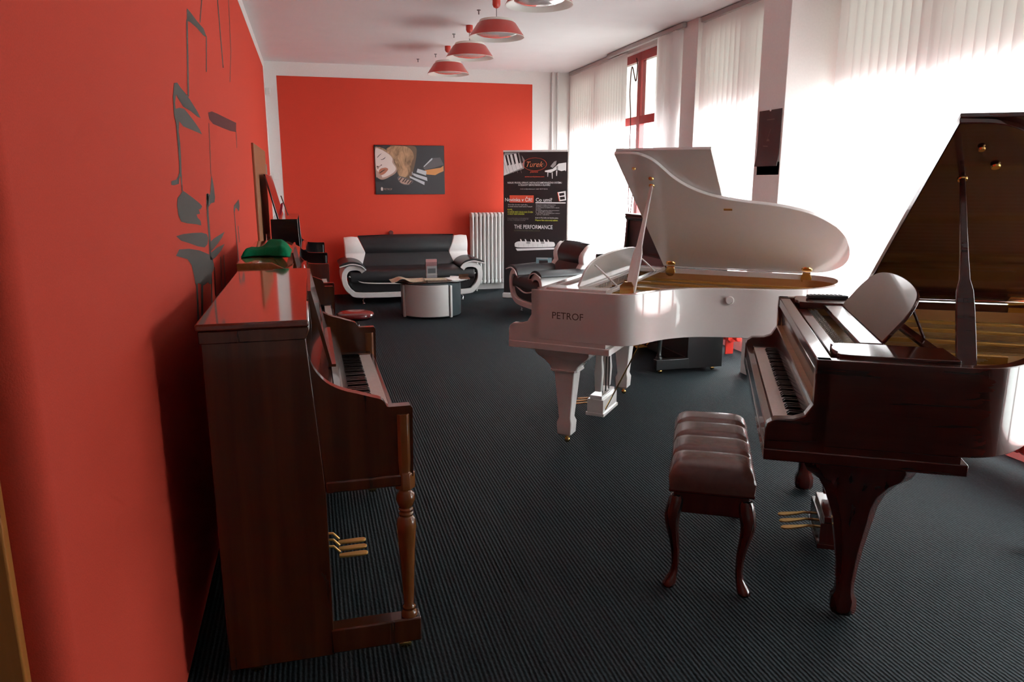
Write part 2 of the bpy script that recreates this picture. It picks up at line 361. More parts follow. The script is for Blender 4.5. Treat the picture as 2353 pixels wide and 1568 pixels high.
blind('closed white vertical blind nearest the back wall corner', 3.84, 8.80, 10.82, 3.13, .5, rr(8.84, 10.8, .086), math.radians(14), None)
blind('white vertical blind drawn aside beside the uncovered red window frame', 3.77, 7.2, 9.2, 3.13, .5, rr(7.31, 7.74, .036), lambda y: math.radians(48+18*math.sin(y*20)), None)
blind('white vertical blind in the bay left of the column with the wall calendar', 3.84, 5.46, 6.96, 3.13, .8, rr(5.52, 6.93, .086), math.radians(15), None)
blind('long white vertical blind behind the brown grand piano', 3.86, .65, 5.0, 3.13, .8, rr(.69, 4.96, .086), math.radians(14), None)
# cord hanging in the uncovered window
cb = B().tube(smooth_path([(3.95, 8.74, 3.07), (3.93, 8.66, 2.96), (3.93, 8.70, 2.80), (3.93, 8.82, 2.98), (3.93, 8.86, 2.7), (3.93, 8.82, 2.4), (3.93, 8.81, 2.0), (3.93, 8.80, 1.35), (3.93, 8.74, 1.2), (3.93, 8.68, 1.45)], 6), .007, 6)
tag(cb.build('window_cord', M['cable'], None), 'dark red cord looped over the bare red window frame', 'cord')

# pipe in the far right corner, sensor, thermostat
tag(B().lathe([(.014, 0), (.014, ZC)], (3.66, 10.86, 0), 12).lathe([(.014, 0), (.014, ZC)], (3.58, 10.87, 0), 12).build('heating_pipe', M['rad_white'], None), 'thin white heating pipes running up the far right corner', 'pipe')
tag(box('motion_sensor', M['rad_white'], None, XL+.003, XL+.07, 10.72, 10.8, 2.72, 2.82, .01), 'small white sensor box high on the left wall near the back corner', 'sensor')
tag(box('wall_switch', M['rad_white'], None, -.44, -.36, YB-.012, YB, 1.63, 1.72, .003), 'small pale wall switch on the white strip left of the red panel', 'switch')

# ------------------------------------------------------------------ radiators
def radiator(loc, rz, n, pitch, h, zb, m, label, depth=.14):
    root = empty('radiator', loc, rz, label, 'radiator')
    for i in range(n):
        o = B(); x = i*pitch; w = pitch*.62
        for dy in (0, depth*.52, depth):
            o.tube([(x, dy, zb+.03), (x, dy, h-.03)], w*.45, 8)
        o.prism(smooth_path([(x-0, 0)], 1)*0 or [(-.01, zb+.02), (depth*.15, zb), (depth*.85, zb), (depth+.01, zb+.02), (depth+.01, zb+.07), (-.01, zb+.07)], 'x', x-w/2, x+w/2)
        o.prism([(-.012, h-.07), (depth+.012, h-.07), (depth+.012, h-.02), (depth*.8, h), (depth*.2, h), (-.012, h-.02)], 'x', x-w/2, x+w/2)
        o.build('section', m, root, .004)
    o = B()
    for z in (zb+.045, h-.045): o.tube([(-.02, depth/2, z), ((n-1)*pitch+.02, depth/2, z)], .017, 8)
    o.build('connecting_pipe', m, root)
    for x in (pitch, (n-2)*pitch):
        B().box(x-.008, x+.008, .01, depth-.01, 0, zb+.03).build('foot', m, root)
    v = B().lathe([(.012, 0), (.022, .004), (.022, .03), (.028, .034), (.028, .07), (.02, .075)], ((n-1)*pitch+.03, depth/2, zb+.045), 12, 'x')
    v.build('valve', m, root)
    return root
radiator((2.32, 10.70, 0), 0, 11, .058, 1.16, .1, M['rad_white'], 'tall white column radiator behind the sofa on the red panel')
radiator((3.74, 6.88, 0), -math.pi/2, 17, .055, .47, .13, M['rad_red'], 'low red radiator beside the dark upright piano under the window', .1)
radiator((3.70, 4.6, 0), -math.pi/2, 44, .055, .52, .13, M['rad_red'], 'low red radiator beneath the window behind the brown grand piano', .12)

# ------------------------------------------------------------------ pendant lamps
def pendant(y, label):
    zr_ = 2.865
    root = empty('pendant_lamp', (1.71, y, ZC), 0, label, 'lamp', 'red pendant lamps in a row')
    d = zr_-ZC
    B().lathe([(.001, 0), (.036, 0), (.036, -.045), (.026, -.065), (.006, -.075), (.001, -.075)], seg=20).build('canopy', M['lamp_red'], root)
    B().tube([(0, 0, -.07), (0, 0, d+.13)], .0035, 6).build('cord', M['grey_plastic'], root)
    B().lathe([(.250, d), (.247, d+.004), (.172, d+.112), (.160, d+.120), (.158, d+.112), (.168, d+.104), (.238, d+.004), (.246, d+.001)], seg=48, closed=True).build('lamp_shade', M['lamp_red'], root)
    B().lathe([(.250, d-.0005), (.238, d+.0005), (.166, d+.045), (.160, d+.10), (.156, d+.10), (.160, d+.04), (.2375, d-.002), (.249, d-.003)], seg=48, closed=True).build('inner_ring', M['lamp_white'], root)
    B().lathe([(.156, d+.112), (.160, d+.122), (.150, d+.142), (.04, d+.146), (.006, d+.15), (.001, d+.15)], seg=40).build('top_cap', M['lamp_white'], root)
    B().lathe([(.002, d+.000), (.06, d+.002), (.12, d+.007), (.165, d+.018), (.184, d+.027), (.178, d+.034), (.002, d+.036)], seg=40).build('diffuser', M['opal'], root)
    return root
pendant(5.52, 'nearest red pendant lamp, cut by the top of the photo')
pendant(6.80, 'second nearest red pendant lamp, with a bright reflection in its disc')
pendant(7.95, 'third red pendant lamp from the front, its canopy left of the bigger lamp')
pendant(9.18, 'farthest and smallest red pendant lamp, closest to the back wall')
for (x, y, lb) in ((1.649, 7.24, 'nearest small ceiling hook beside the second lamp'), (1.64, 8.43, 'small ceiling hook left of the third lamp'), (1.66, 9.76, 'small ceiling hook just left of the farthest lamp'), (1.5, 10.2, 'farthest small ceiling hook near the back wall')):
    tag(B().lathe([(.018, 0), (.018, -.006), (.006, -.01), (.006, -.04), (.001, -.042)], (x, y, ZC), 10).build('ceiling_hook', M['grey_plastic'], None), lb, 'hook')

# ------------------------------------------------------------------ keys shared by the pianos
def key_meshes():
    w = B().box(0, .150, .0005, .0225, -.02, 0); b = B().prism([(0, 0), (.095, 0), (.095, .004), (.088, .012), (0, .012)], 'y', -.0055, .0055)
    return w, b
def keyboard(parent, x_back, y0, z, dirx=1, ylen=1.225, flip=False):
    """52 white and 36 black keys; x_back = rear edge, keys run towards -x*dirx"""
    pw = ylen/52
    w = B().box(0, .150, .0006, pw-.0006, -.02, 0)
    b = B().prism([(.0, 0), (.098, 0), (.098, .004), (.090, .012), (0, .012)], 'y', -.0055, .0055)
    if dirx < 0:
        w.xf(lambda x, y, zz: (-x, y, zz)); b.xf(lambda x, y, zz: (-x, y, zz))
    ow = ob = None
    for i in range(52):
        if ow is None: ow = w.build('white_key', M['white_iv'], parent, smooth=False); o = ow
        else: o = ow.copy(); COL.objects.link(o)
        o.parent = parent; o.location = (x_back, y0+i*pw, z)
        j = 51-i if flip else i
        nxt = (j % 7) in (0, 2, 3, 5, 6) if True else False
        if i < 51:
            k = j if not flip else j-1
            if (k % 7) in (0, 2, 3, 5, 6):
                if ob is None: ob = b.build('black_key', M['ebony'], parent, smooth=False); q = ob
                else: q = ob.copy(); COL.objects.link(q)
                q.parent = parent; q.location = (x_back, y0+(i+1)*pw, z)

# ------------------------------------------------------------------ grand pianos
def grand(label, ox, oy, th, Wd, zb, za, zr, ang, wood_m, wood_z, kind, length=1.835):
    root = empty('grand_piano', (ox, oy, 0), -th, label, 'piano')
    k = Wd/1.48
    out = [(.15, 0), (.40, 0), (.62, 0), (.715, .015), (.785, .085), (.864, .26), (.94, .37), (1.034, .45), (1.15, .505), (1.264, .54), (1.38, .565), (1.49, .60), (1.62, .67), (1.73, .79), (1.80, .94), (1.83, 1.10), (1.825, 1.25), (1.78, 1.37), (1.69, 1.455), (1.56, 1.48), (1.2, 1.48), (.7, 1.48), (.15, 1.48)]
    ls = (length-.74)/(1.835-.74)
    if kind == 'brown': out = [(.15, 0), (.40, 0), (.56, 0), (.665, .01), (.755, .055), (.84, .145), (.93, .27), (1.02, .40), (1.12, .52), (1.22, .62), (1.33, .74), (1.42, .89), (1.475, 1.06), (1.48, 1.23), (1.44, 1.36), (1.35, 1.455), (1.2, 1.48), (.95, 1.48), (.6, 1.48), (.15, 1.48)]
    out = out if kind == 'brown' else [(u if u < .74 else .74+(u-.74)*ls, v) for u, v in out]
    out = [(u, v*k) for u, v in out]
    O = smooth_path(out, 5)
    I = offset(O, .042); I[0] = (.15, I[0][1]); I[-1] = (.15, I[-1][1])
    zc = zb+.065
    B().strip(O, I, zc, zr).build('rim', wood_m, root, .003, sharp=40)
    # cheeks (arms)
    for v0 in (0, Wd-.045):
        pr = [(0, zb+.04), (0, za-.03), (.006, za-.008), (.03, za+.010), (.09, za+.014), (.125, za+.028), (.15, za+.07), (.156, za+.11), (.148, zr-.06), (.15, zr), (.2, zr), (.2, zb+.04)]
        B().prism(pr, 'y', v0, v0+.045).build('cheek', wood_m, root, .004, sharp=45)
    B().box(0, .645, -.004, Wd+.004, zb, zb+.042).build('keybed', wood_m, root, .004)
    B().box(.004, .035, .045, Wd-.045, zb+.042, za-.035).build('key_slip', wood_m, root, .003)
    zk = za-.028
    if kind == 'brown':
        keyboard(root, .188, .12*k, zk, -1, Wd-.24*k)
    else:
        o = B(); pw = (Wd-.24)/52
        for i in range(52): o.box(.04, .188, .12+i*pw+.0006, .12+(i+1)*pw-.0006, zk-.02, zk)
        o.build('white_keys', M['white_iv'], root)
        o = B()
        for i in range(51):
            if i % 7 in (0, 2, 3, 5, 6): o.box(.09, .188, .12+(i+1)*pw-.006, .12+(i+1)*pw+.006, zk, zk+.012)
        o.build('black_keys', M['ebony'], root)
    B().box(.15, .62, .0005, Wd-.0005, zb+.04, zc+.001).build('key_frame', wood_m, root)
    for v0, v1 in ((.045, .12*k), (Wd-.12*k, Wd-.045)): B().box(.035, .19, v0, v1, zb+.042, zk+.004).build('key_block', wood_m, root, .003)
    # fallboard: curved board behind the keys
    fp = smooth_path([(.150, zk+.002), (.165, zk+.05), (.180, zk+.10), (.170, zr-.055), (.155, zr-.035)], 4)
    B().prism(stroke(fp, .016), 'y', .046, Wd-.046).build('fallboard', wood_m if kind == 'brown' else wood_m, root, sharp=50)
    # rails in front of the pin block
    B().box(.152, .205, .046, Wd-.046, zr-.045, zr-.004).build('stretcher', wood_m, root, .004)
    B().box(.222, .268, .046, Wd-.046, zr-.06, zr-.022).build('front_rail', wood_m, root, .004)
    # inside: soundboard, iron frame, strings
    body = I+[I[0]]
    inn = [p for p in I]
    zs = zr-.15
    B().prism(inn, 'z', zs-.012, zs).build('soundboard', M['spruce'], root, sharp=60)
    I2 = offset(O, .050); I3 = offset(O, .15)
    I2[0] = (.2, I2[0][1]); I2[-1] = (.2, I2[-1][1]); I3[0] = (.2, I3[0][1]); I3[-1] = (.2, I3[-1][1])
    B().strip(I, I2, zs, zr-.035).build('inner_rim', M['rimwood'], root, sharp=50)
    pl = B().strip(I2, I3, zr-.105, zr-.085)
    pl.box(.20, .42, .06, Wd-.06, zr-.105, zr-.085)
    for v0, u1, v1 in ((.50*k, 1.02, .56*k), (.80*k, 1.38, .80*k), (1.08*k, 1.74, 1.05*k), (1.30*k, 1.70, 1.28*k)):
        u1 = .74+(u1-.74)*ls-.02
        a = Vector((.40, v0)); b_ = Vector((u1, v1)); n_ = (b_-a).normalized(); p_ = Vector((-n_.y, n_.x))*.012
        pl.add([(a.x-p_.x, a.y-p_.y, zr-.105), (b_.x-p_.x, b_.y-p_.y, zr-.105), (b_.x+p_.x, b_.y+p_.y, zr-.105), (a.x+p_.x, a.y+p_.y, zr-.105),
                (a.x-p_.x, a.y-p_.y, zr-.06), (b_.x-p_.x, b_.y-p_.y, zr-.07), (b_.x+p_.x, b_.y+p_.y, zr-.07), (a.x+p_.x, a.y+p_.y, zr-.06)],
               [(0,3,2,1),(4,5,6,7),(0,1,5,4),(1,2,6,5),(2,3,7,6),(3,0,4,7)])
    pl.build('iron_frame', M['gold'], root, .003)
    # strings
    st = B(); rnd = random.Random(3)
    def rim_u(v):   # far end of a string starting at v
        us = [p[0] for p in I3 if abs(p[1]-v) < .06 and p[0] > .6]
        return (min(us) if v < .62*k else max(us)) if us else .8
    nS = 64
    for i in range(nS):
        v = .10*k+(Wd-.22*k)*i/(nS-1); u1 = rim_u(v)-.05
        if u1 < .5: continue
        st.box(.33, u1, v-.0009, v+.0009, zr-.079, zr-.0775)
    so = st.build('strings', M['steel'], root, smooth=False); so['kind'] = 'stuff'
    pins = B()
    for i in range(75):
        v = .09*k+(Wd-.2*k)*i/74
        for j in range(3):
            u = .285+.018*j+(.006 if i % 2 else 0)
            pins.lathe([(.0032, 0), (.0032, .036), (.001, .037)], (u, v+.004*j, zr-.085), 5)
    po = pins.build('tuning_pins', M['steel'], root, smooth=False); po['kind'] = 'stuff'
    dm = B()
    for i in range(60):
        v = .11*k+(Wd-.3*k)*i/59
        dm.box(.455, .475, v-.0045, v+.0045, zr-.078, zr-.045)
    do = dm.build('dampers', M['felt_black'], root, smooth=False); do['kind'] = 'stuff'
    B().box(.43, .445, .2*k, Wd-.16, zr-.084, zr-.074).build('felt_strip', M['felt_red'], root)
    # music desk
    v0, v1 = (.33*k, 1.20*k) if kind == 'brown' else (.17, 1.31)
    B().box(.335, .42, v0-.02, v1+.02, zr-.018, zr+.004).build('desk_shelf', wood_m, root, .004)
    B().box(.560, .60, v0-.02, v1+.02, zr-.018, zr+.0).build('desk_shelf_bar', wood_m, root, .004)
    for s0, s1 in ((.047, .25*k), (Wd-.26*k, Wd-.047)) if kind == 'brown' else ((.047, .16), (Wd-.16, Wd-.047)):
        pp = smooth_path([(.60, s0), (.26, s0), (.225, (s0*3+s1)/4), (.215, (s0+s1)/2), (.225, (s0+s1*3)/4), (.26, s1), (.60, s1)], 4)
        B().prism(pp, 'z', zr-.02, zr+.012).build('side_shelf', wood_m, root, .003, sharp=50)
        B().box(.34, .60, s1-.012 if s0 < .5 else s0, s1 if s0 < .5 else s0+.012, zr-.02, zr+.008).build('desk_rail', wood_m, root)
    hb = .20 if kind == 'white' else .245; b0 = math.radians(36 if kind == 'brown' else 22)
    us = .415 if kind == 'brown' else .375
    dp = []
    wv = v1-v0
    shape = [(0, 0), (1, 0), (1.0, .42), (.985, .60), (.94, .78), (.86, .90), (.70, .975), (.5, 1), (.30, .975), (.14, .90), (.06, .78), (.015, .60), (0, .42)]
    shape = smooth_path(shape[1:], 3)+[(0, 0)]
    for t_ in (0, .014):
        for a_, b_ in shape:
            h = b_*hb
            dp.append((us+h*math.sin(b0)+t_*math.cos(b0), v0+a_*wv, zr+.006+h*math.cos(b0)-t_*math.sin(b0)))
    n = len(shape)
    B().add(dp, [tuple(range(n)), tuple(range(2*n-1, n-1, -1))]+[(i, n+i, n+(i+1) % n, (i+1) % n) for i in range(n)]).build('music_desk', wood_m, root, .003, sharp=45)
    for vv in (v0+.13, v1-.13):
        h = .17 if kind == 'brown' else .14
        B().tube([(us+.015+h*math.sin(b0), vv, zr+.006+h*math.cos(b0)-.008), (.59, vv, zr+.004)], .006, 6).build('desk_strut', wood_m, root)
    # lid: turned up around the spine
    ca, sa = math.cos(ang), math.sin(ang)
    def L(u, v, n_): r = Wd-v; return (u, Wd-r*ca+n_*sa, zr+.012+r*sa+n_*ca)
    uf = .575 if kind == 'white' else .55
    lo = [p for p in O if p[0] >= uf]
    # near end of the lid straight edge
    lidp = [(uf, -.012)]+[(p[0]+(.012 if p[1] > .8*k else .008), p[1]-(.012 if p[1] < 1.0*k else -.004)) for p in lo]+[(uf, Wd+.004)]
    B().prism(lidp, 'z', 0, .020).xf(L).build('lid', wood_m, root, .003, sharp=40)
    B().box(uf+.004, uf+.545, -.012, Wd+.004, .022, .040).xf(L).build('lid_flap', wood_m, root, .003)
    B().lathe([(.0005, -.012), (.010, -.012), (.012, -.006), (.006, 0)], (.66, .13, 0), 10).lathe([(.0005, -.012), (.014, -.012), (.016, -.006), (.008, 0)], (.74, .24, 0), 10).xf(L).build('lid_bumper', M['brass'], root)
    cup = (.725, Wd-1.15) if kind == 'white' else (.664, Wd-1.14)
    B().lathe([(.016, -.006), (.018, -.002), (.018, 0)], (cup[0], cup[1], 0), 12).xf(L).build('prop_cup', M['brass'], root)
    B().box(1.12, 1.17, .60*k, .615*k, -.006, 0).xf(L).build('lid_catch', M['brass'], root)
    # prop
    top = Vector(L(cup[0], cup[1], -.004)); base = Vector((.70, .165, zr-.05)) if kind == 'white' else Vector((.662, .19, zr-.05)); ax = (top-base)
    pr = []
    wd = [(0, .030), (.08, .032), (.30, .030), (.40, .027), (.46, .017), (.60, .013), (1, .008)]
    side = Vector((1, 0, 0))-ax.normalized()*ax.normalized().x; side.normalize(); th_ = ax.normalized().cross(side)
    for t_, w_ in wd:
        c_ = base+ax*t_
        pr.append([tuple(c_+side*w_+th_*.009), tuple(c_+side*w_-th_*.009), tuple(c_-side*w_-th_*.009), tuple(c_-side*w_+th_*.009)])
    po = B().rings(pr).build('lid_prop', wood_m, root, .003)
    s_ = []
    for t_ in (.03, .38):
        c_ = base+ax*t_-th_*0
        s_.append([tuple(c_+side*.007+th_*.0105), tuple(c_+side*.007-th_*.0105), tuple(c_-side*.007-th_*.0105), tuple(c_-side*.007+th_*.0105)])
    B().rings(s_).build('inner_stick', wood_m, po)
    if kind == 'white':
        B().prism([(.66, zr-.03), (.74, zr-.03), (.74, zr+.035), (.725, zr+.06), (.685, zr+.06), (.66, zr+.035)], 'y', .118, .13).build('prop_plate', M['brass'], po)
    # hinges
    for u in ((.64, 1.58) if kind == 'white' else (1.25, .60)):
        hg = B()
        if kind == 'white':
            hg.lathe([(.001, -.003), (.034, -.003), (.036, 0), (.034, .004), (.001, .006)], (u, Wd-.047, zr-.025), 20, 'y')
            st0 = len(hg.v); hg.lathe([(.001, -.008), (.034, -.006), (.036, 0), (.001, .002)], (u, Wd-.05, 0), 20, 'z').xf(L, st0)
            hg.tube([(u-.026, Wd-.036, zr+.004), (u+.026, Wd-.036, zr+.004)], .012, 8)
        else:
            hg.box(u-.045, u+.045, Wd-.048, Wd-.043, zr-.075, zr-.01); st0 = len(hg.v); hg.box(u-.045, u+.045, Wd-.065, Wd-.01, -.004, 0).xf(L, st0); hg.tube([(u-.045, Wd-.035, zr+.006), (u+.045, Wd-.035, zr+.006)], .008, 8)
        hg.build('hinge', M['brass'], root)
    B().tube([(.6, Wd-.004, zr+.007), (.74+.81*ls, Wd-.004, zr+.007)], .005, 6).build('piano_hinge', wood_m if kind == 'white' else M['brass'], root)
    # legs
    def leg(u, v):
        if kind == 'white':
            lg = B().loft([(u, v, .36, .20, zb), (u, v, .36, .20, zb-.025), (u, v, .33, .19, zb-.045), (u, v, .26, .16, zb-.07), (u, v, .19, .14, zb-.105), (u, v, .165, .135, zb-.13)], .05)
            lg.loft([(u, v, .175, .15, zb-.13), (u, v, .175, .15, zb-.142)], .1)
            lg.loft([(u, v, .135, .115, zb-.142), (u, v, .078, .078, .165), (u, v, .100, .100, .135), (u, v, .092, .092, .06), (u, v, .060, .060, .045)], .06)
        else:
            lg = B().loft([(u, v, .36, .19, zb), (u, v, .375, .19, zb-.03), (u, v, .345, .18, zb-.06), (u, v, .26, .155, zb-.09), (u-.005, v, .205, .14, zb-.13), (u-.005, v, .165, .125, zb-.18), (u, v, .135, .11, .40), (u, v, .10, .09, .30), (u, v, .078, .075, .22), (u, v, .064, .062, .14), (u, v, .066, .064, .10), (u, v, .088, .084, .075), (u, v, .090, .086, .03), (u, v, .075, .07, .012)], .25)
        l = lg.build('leg', wood_z, root, .003, sharp=38)
        c = B()
        if kind == 'white':
            c.tube([(u, v, .05), (u, v, .03)], .012, 8); c.ellipsoid((u+.010, v-.01, .018), (.018, .016, .018), 12, 8)
        else:
            c.ellipsoid((u, v, .012), (.02, .02, .012), 12, 6)
        c.build('caster', M['brass'], l)
    leg(.335, .14); leg(.335, Wd-.14); leg(1.55, 1.12*k) if kind == 'white' else leg(1.25, .86)
    # lyre with pedals
    lu = .37; vc = Wd/2
    ly = B()
    ly.box(lu-.05, lu+.06, vc-.14, vc+.14, zb-.03, zb)
    for vv in (vc-.105, vc+.075):
        ly.loft([(lu, vv+.015, .05, .035, zb-.02), (lu, vv+.015, .045, .030, .42), (lu, vv+.015, .06, .04, .33), (lu, vv+.015, .045, .035, .2)], .1)
    ly.box(lu-.06, lu+.055, vc-.15, vc+.15, .055, .155).box(lu-.068, lu+.063, vc-.158, vc+.158, .04, .062).box(lu-.045, lu+.04, vc-.14, vc+.14, .155, .18)
    lyo = ly.build('pedal_lyre', wood_z, root, .005)
    for i, vv in enumerate((vc-.07, vc, vc+.07)):
        B().rings([[(x, vv+w_, z+t_) for w_, t_ in ((-a, 0), (a, 0), (a, .007), (-a, .007))] for x, z, a in ((lu-.05, .10, .010), (lu-.10, .098, .010), (lu-.13, .090, .014), (lu-.17, .082, .019), (lu-.20, .078, .017), (lu-.212, .076, .008))]).build('pedal', M['brass'], lyo, .003)
        B().tube([(lu+.02, vv, .17), (lu+.02, vv, zb-.02)], .004, 6).build('pedal_rod', M['black_plastic'], lyo)
    B().tube([(lu+.05, vc-.1, .07), (lu+.30, vc-.12, zb-.01)], .005, 6).build('lyre_brace', M['brass'] , lyo)
    return root, O, L
RW, OW, LW = grand('white lacquered grand piano with its lid propped open in the middle of the room', 1.145, 4.278, .7096, 1.48, .61, .752, .975, math.radians(31), M['white_lac'], M['white_lac'], 'white')
RB, OB_, LB = grand('glossy red brown grand piano with raised lid at the right edge', 1.504, 2.141, .521, 1.473, .64, .782, 1.012, math.radians(31), M['mahog'], M['mahog_z'], 'brown', 1.50)
# maker's name on the white grand, knob on its curved side
tm = B(); text_mb(tm, 'PETROF', .058, lambda x, y: (.283+x, -.0012, .808+y), xs=.98)
lt = tm.build('lettering', flat('lettering_brown', (.10, .06, .04)), RW, smooth=False); lt['label'] = 'dark lettering reading PETROF'
kb = B().lathe([(.022, -.012), (.026, -.006), (.024, .002), (.012, .004), (.012, -.004), (.001, -.004)], (0, 0, 0), 20, 'y')
i_ = min(range(len(OW)), key=lambda i: abs(OW[i][0]-1.21)+(9 if OW[i][1] > .9 else 0))
ta = math.atan2(OW[i_+1][1]-OW[i_-1][1], OW[i_+1][0]-OW[i_-1][0])
kb.xf(lambda x, y, z: (OW[i_][0]+x*math.cos(ta)-(y-.004)*-math.sin(ta)*-1, OW[i_][1]+x*math.sin(ta)+(-y*-1-.004)*math.cos(ta), z+.905))
kb.build('side_knob', M['white_lac'], RW)
sc = B().tube([(.70, -.002, .80), (.70, .002, .80)], .002)

# remote control on the far side shelf of the brown grand
def wl_(root, th, u, v, z):
    c, s_ = math.cos(th), math.sin(th); o = root.location
    return (o.x+u*c+v*s_, o.y-u*s_+v*c, z)
p = wl_(RB, .521, .30, 1.345, 1.012+.0125)
rc = empty('remote_control', p, -.521+.15, 'black remote control lying on the far side shelf of the brown grand', 'remote control')
B().box(-.025, .17, -.022, .022, 0, .018).build('remote_body', M['black_plastic'], rc, .005)
bt = B()
for i in range(8):
    for j in range(3): bt.box(-.01+i*.02, .0+i*.02, -.014+j*.011, -.007+j*.011, .018, .0205)
bo = bt.build('buttons', M['grey_plastic'], rc)

# ------------------------------------------------------------------ upright pianos
def upright(label, loc, rz, Wd, zt, m_side, m_top, m_front, keys='full', lid_open=False, turned=True, desk=True, arm=None, m_leg=None, chamfer=False, ya=.89, pedal_z=.07, curved=True):
    root = empty('upright_piano', loc, rz, label, 'piano')
    m_leg = m_leg or m_side
    T = .045; ft = .30; fb = .335
    for y in (0, Wd-T):
        B().prism([(0, .03), (fb, .03), (fb, .62), (ft+.015, .92), (ft, zt-.055), (0, zt-.055)], 'y', y, y+T).build('side_panel', m_side, root, .003)
        ck = [(ft+.0, zt-.065), (ft+.004, zt-.11), (ft+.02, zt-.16), (ft+.055, zt-.205), (ft+.10, zt-.232), (ft+.145, zt-.247), (ft+.19, zt-.262), (ft+.225, zt-.275), (ft+.240, zt-.298)]
        if not curved: ck = [(ft, zt-.065), (ft+.008, (zt-.065+.96)/2), (ft+.02, .955), (ft+.05, .925), (ft+.10, .90), (ft+.16, ya+.003)]
        ck = smooth_path(ck, 3)+[(.545, ya), (.615, ya), (.622, ya-.01), (.618, .645), (fb, .645), (fb, .66), (ft+.012, .92)]
        B().prism(ck, 'y', y+.003, y+T-.003).build('cheek', m_side, root, .005, sharp=40)
        B().box(fb, .60, y-.004, y+T+.004, .615, .655).build('arm_moulding', m_side, root, .006)
        B().box(fb-.01, .63, y-.004, y+T+.012, .035, .125).build('toe_block', m_side, root, .006)
        if turned:
            yc = y+T/2
            l = B().loft([(.590, yc, .062, .056, .862), (.590, yc, .062, .056, .70), (.590, yc, .058, .052, .66), (.592, yc, .066, .06, .655), (.592, yc, .066, .06, .60)], .35)
            l.lathe([(.022, .60), (.019, .592), (.030, .58), (.033, .56), (.027, .54), (.021, .53), (.026, .525), (.021, .515), (.026, .508), (.022, .50), (.030, .49), (.034, .47), (.033, .45), (.026, .34), (.020, .22), (.017, .17), (.024, .16), (.020, .15), (.028, .14), (.028, .125)], (.592, yc, 0), 16)
            l.build('leg', m_leg, root, .002, sharp=40)
        for x in (.08, .575):
            B().ellipsoid((x, y+T/2, .018), (.022, .012, .018), 12, 6).tube([(x, y+T/2, .02), (x, y+T/2, .04)], .007, 6).build('caster', M['brass'], root)
    if lid_open:
        B().box(0, ft, 0, Wd, zt-.058, zt-.045).build('top_frame', m_side, root, .003)
        a0 = B().prism([(0, 0), (.02, 0), (.02, .44), (0, .44)], 'y', -.01, Wd+.01)
        a0.xf(lambda x, y, z: (.075+x-z*.27, y, zt-.045+z)).build('lid', m_top, root, .004)
    else:
        if chamfer:
            B().prism([(-.012, zt-.03), (-.012, zt), (ft-.10, zt), (ft+.02, zt-.05), (ft+.02, zt-.062), (0, zt-.062)], 'y', -.01, Wd+.01).build('lid', m_top, root, .004)
        else:
            B().box(-.012, ft+.012, -.012, Wd+.012, zt-.022, zt).build('lid', m_top, root, .006)
            B().prism([(-.006, zt-.062), (ft, zt-.062), (ft+.008, zt-.05), (ft+.014, zt-.03), (ft+.010, zt-.022), (-.006, zt-.022)], 'y', -.007, Wd+.007).build('lid_moulding', m_side, root, .004)
    B().box(.0, .02, T, Wd-T, .1, zt-.06).build('back_board', m_side, root)
    B().box(ft-.035, ft-.015, T, Wd-T, .80, zt-.06).build('upper_panel', m_front, root, .003)
    B().box(fb-.04, fb-.02, T, Wd-T, .12, .63).build('lower_panel', m_front, root, .003)
    B().box(.02, fb, T, Wd-T, .04, .12).build('bottom_board', m_side, root, .003)
    B().box(fb-.03, .60, T, Wd-T, .645, .705).build('keybed', m_side, root, .004)
    B().box(.588, .605, T, Wd-T, .705, .755).build('key_slip', m_side, root, .004)
    zk = .765
    kl = Wd-2*T-.12
    if keys == 'full': keyboard(root, .435, T+.06, zk, 1, kl, True)
    else:
        o = B(); pw = kl/52
        for i in range(52): o.box(.435, .585, T+.06+i*pw+.0006, T+.06+(i+1)*pw-.0006, zk-.02, zk)
        o.build('white_keys', M['white_iv'], root)
        o = B()
        for i in range(51):
            if i % 7 in (0, 2, 3, 5, 6): o.box(.435, .53, T+.06+(i+1)*pw-.006, T+.06+(i+1)*pw+.006, zk, zk+.012)
        o.build('black_keys', M['ebony'], root)
    for y0, y1 in ((T, T+.055), (Wd-T-.055, Wd-T)): B().box(.435, .59, y0, y1, .705, zk+.005).build('key_block', m_side, root, .003)
    fp = smooth_path([(.440, zk+.014), (.428, zk+.06), (.405, zk+.11), (.375, zk+.155)], 4)
    B().prism(stroke(fp, .016), 'y', T+.002, Wd-T-.002).build('fallboard', m_front, root, sharp=50)
    B().box(.27, .38, T+.002, Wd-T-.002, zk+.143, zk+.157).build('fallboard_shelf', m_side, root)
    if desk:
        d0, d1 = .44, Wd-.24
        dk = B()
        def D(t, s, n): return (.372-.062*t/.28+n, s, .935+t)   # leaning desk
        for t0, t1 in ((0, .11), (.14, .28)):
            dk.add([D(t0, d0, 0), D(t1, d0, 0), D(t1, d1, 0), D(t0, d1, 0), D(t0, d0, .012), D(t1, d0, .012), D(t1, d1, .012), D(t0, d1, .012)], [(0,1,2,3),(4,7,6,5),(0,4,5,1),(1,5,6,2),(2,6,7,3),(3,7,4,0)])
        for s0 in (d0, (d0+d1)/2-.02, d1-.04):
            t0, t1 = .11, .14
            dk.add([D(t0, s0, 0), D(t1, s0, 0), D(t1, s0+.04, 0), D(t0, s0+.04, 0), D(t0, s0, .012), D(t1, s0, .012), D(t1, s0+.04, .012), D(t0, s0+.04, .012)], [(0,1,2,3),(4,7,6,5),(0,4,5,1),(1,5,6,2),(2,6,7,3),(3,7,4,0)])
        dk.box(.37, .398, d0, d1, .928, .938)
        dk.build('music_desk', m_front, root)
    yc = Wd*.48
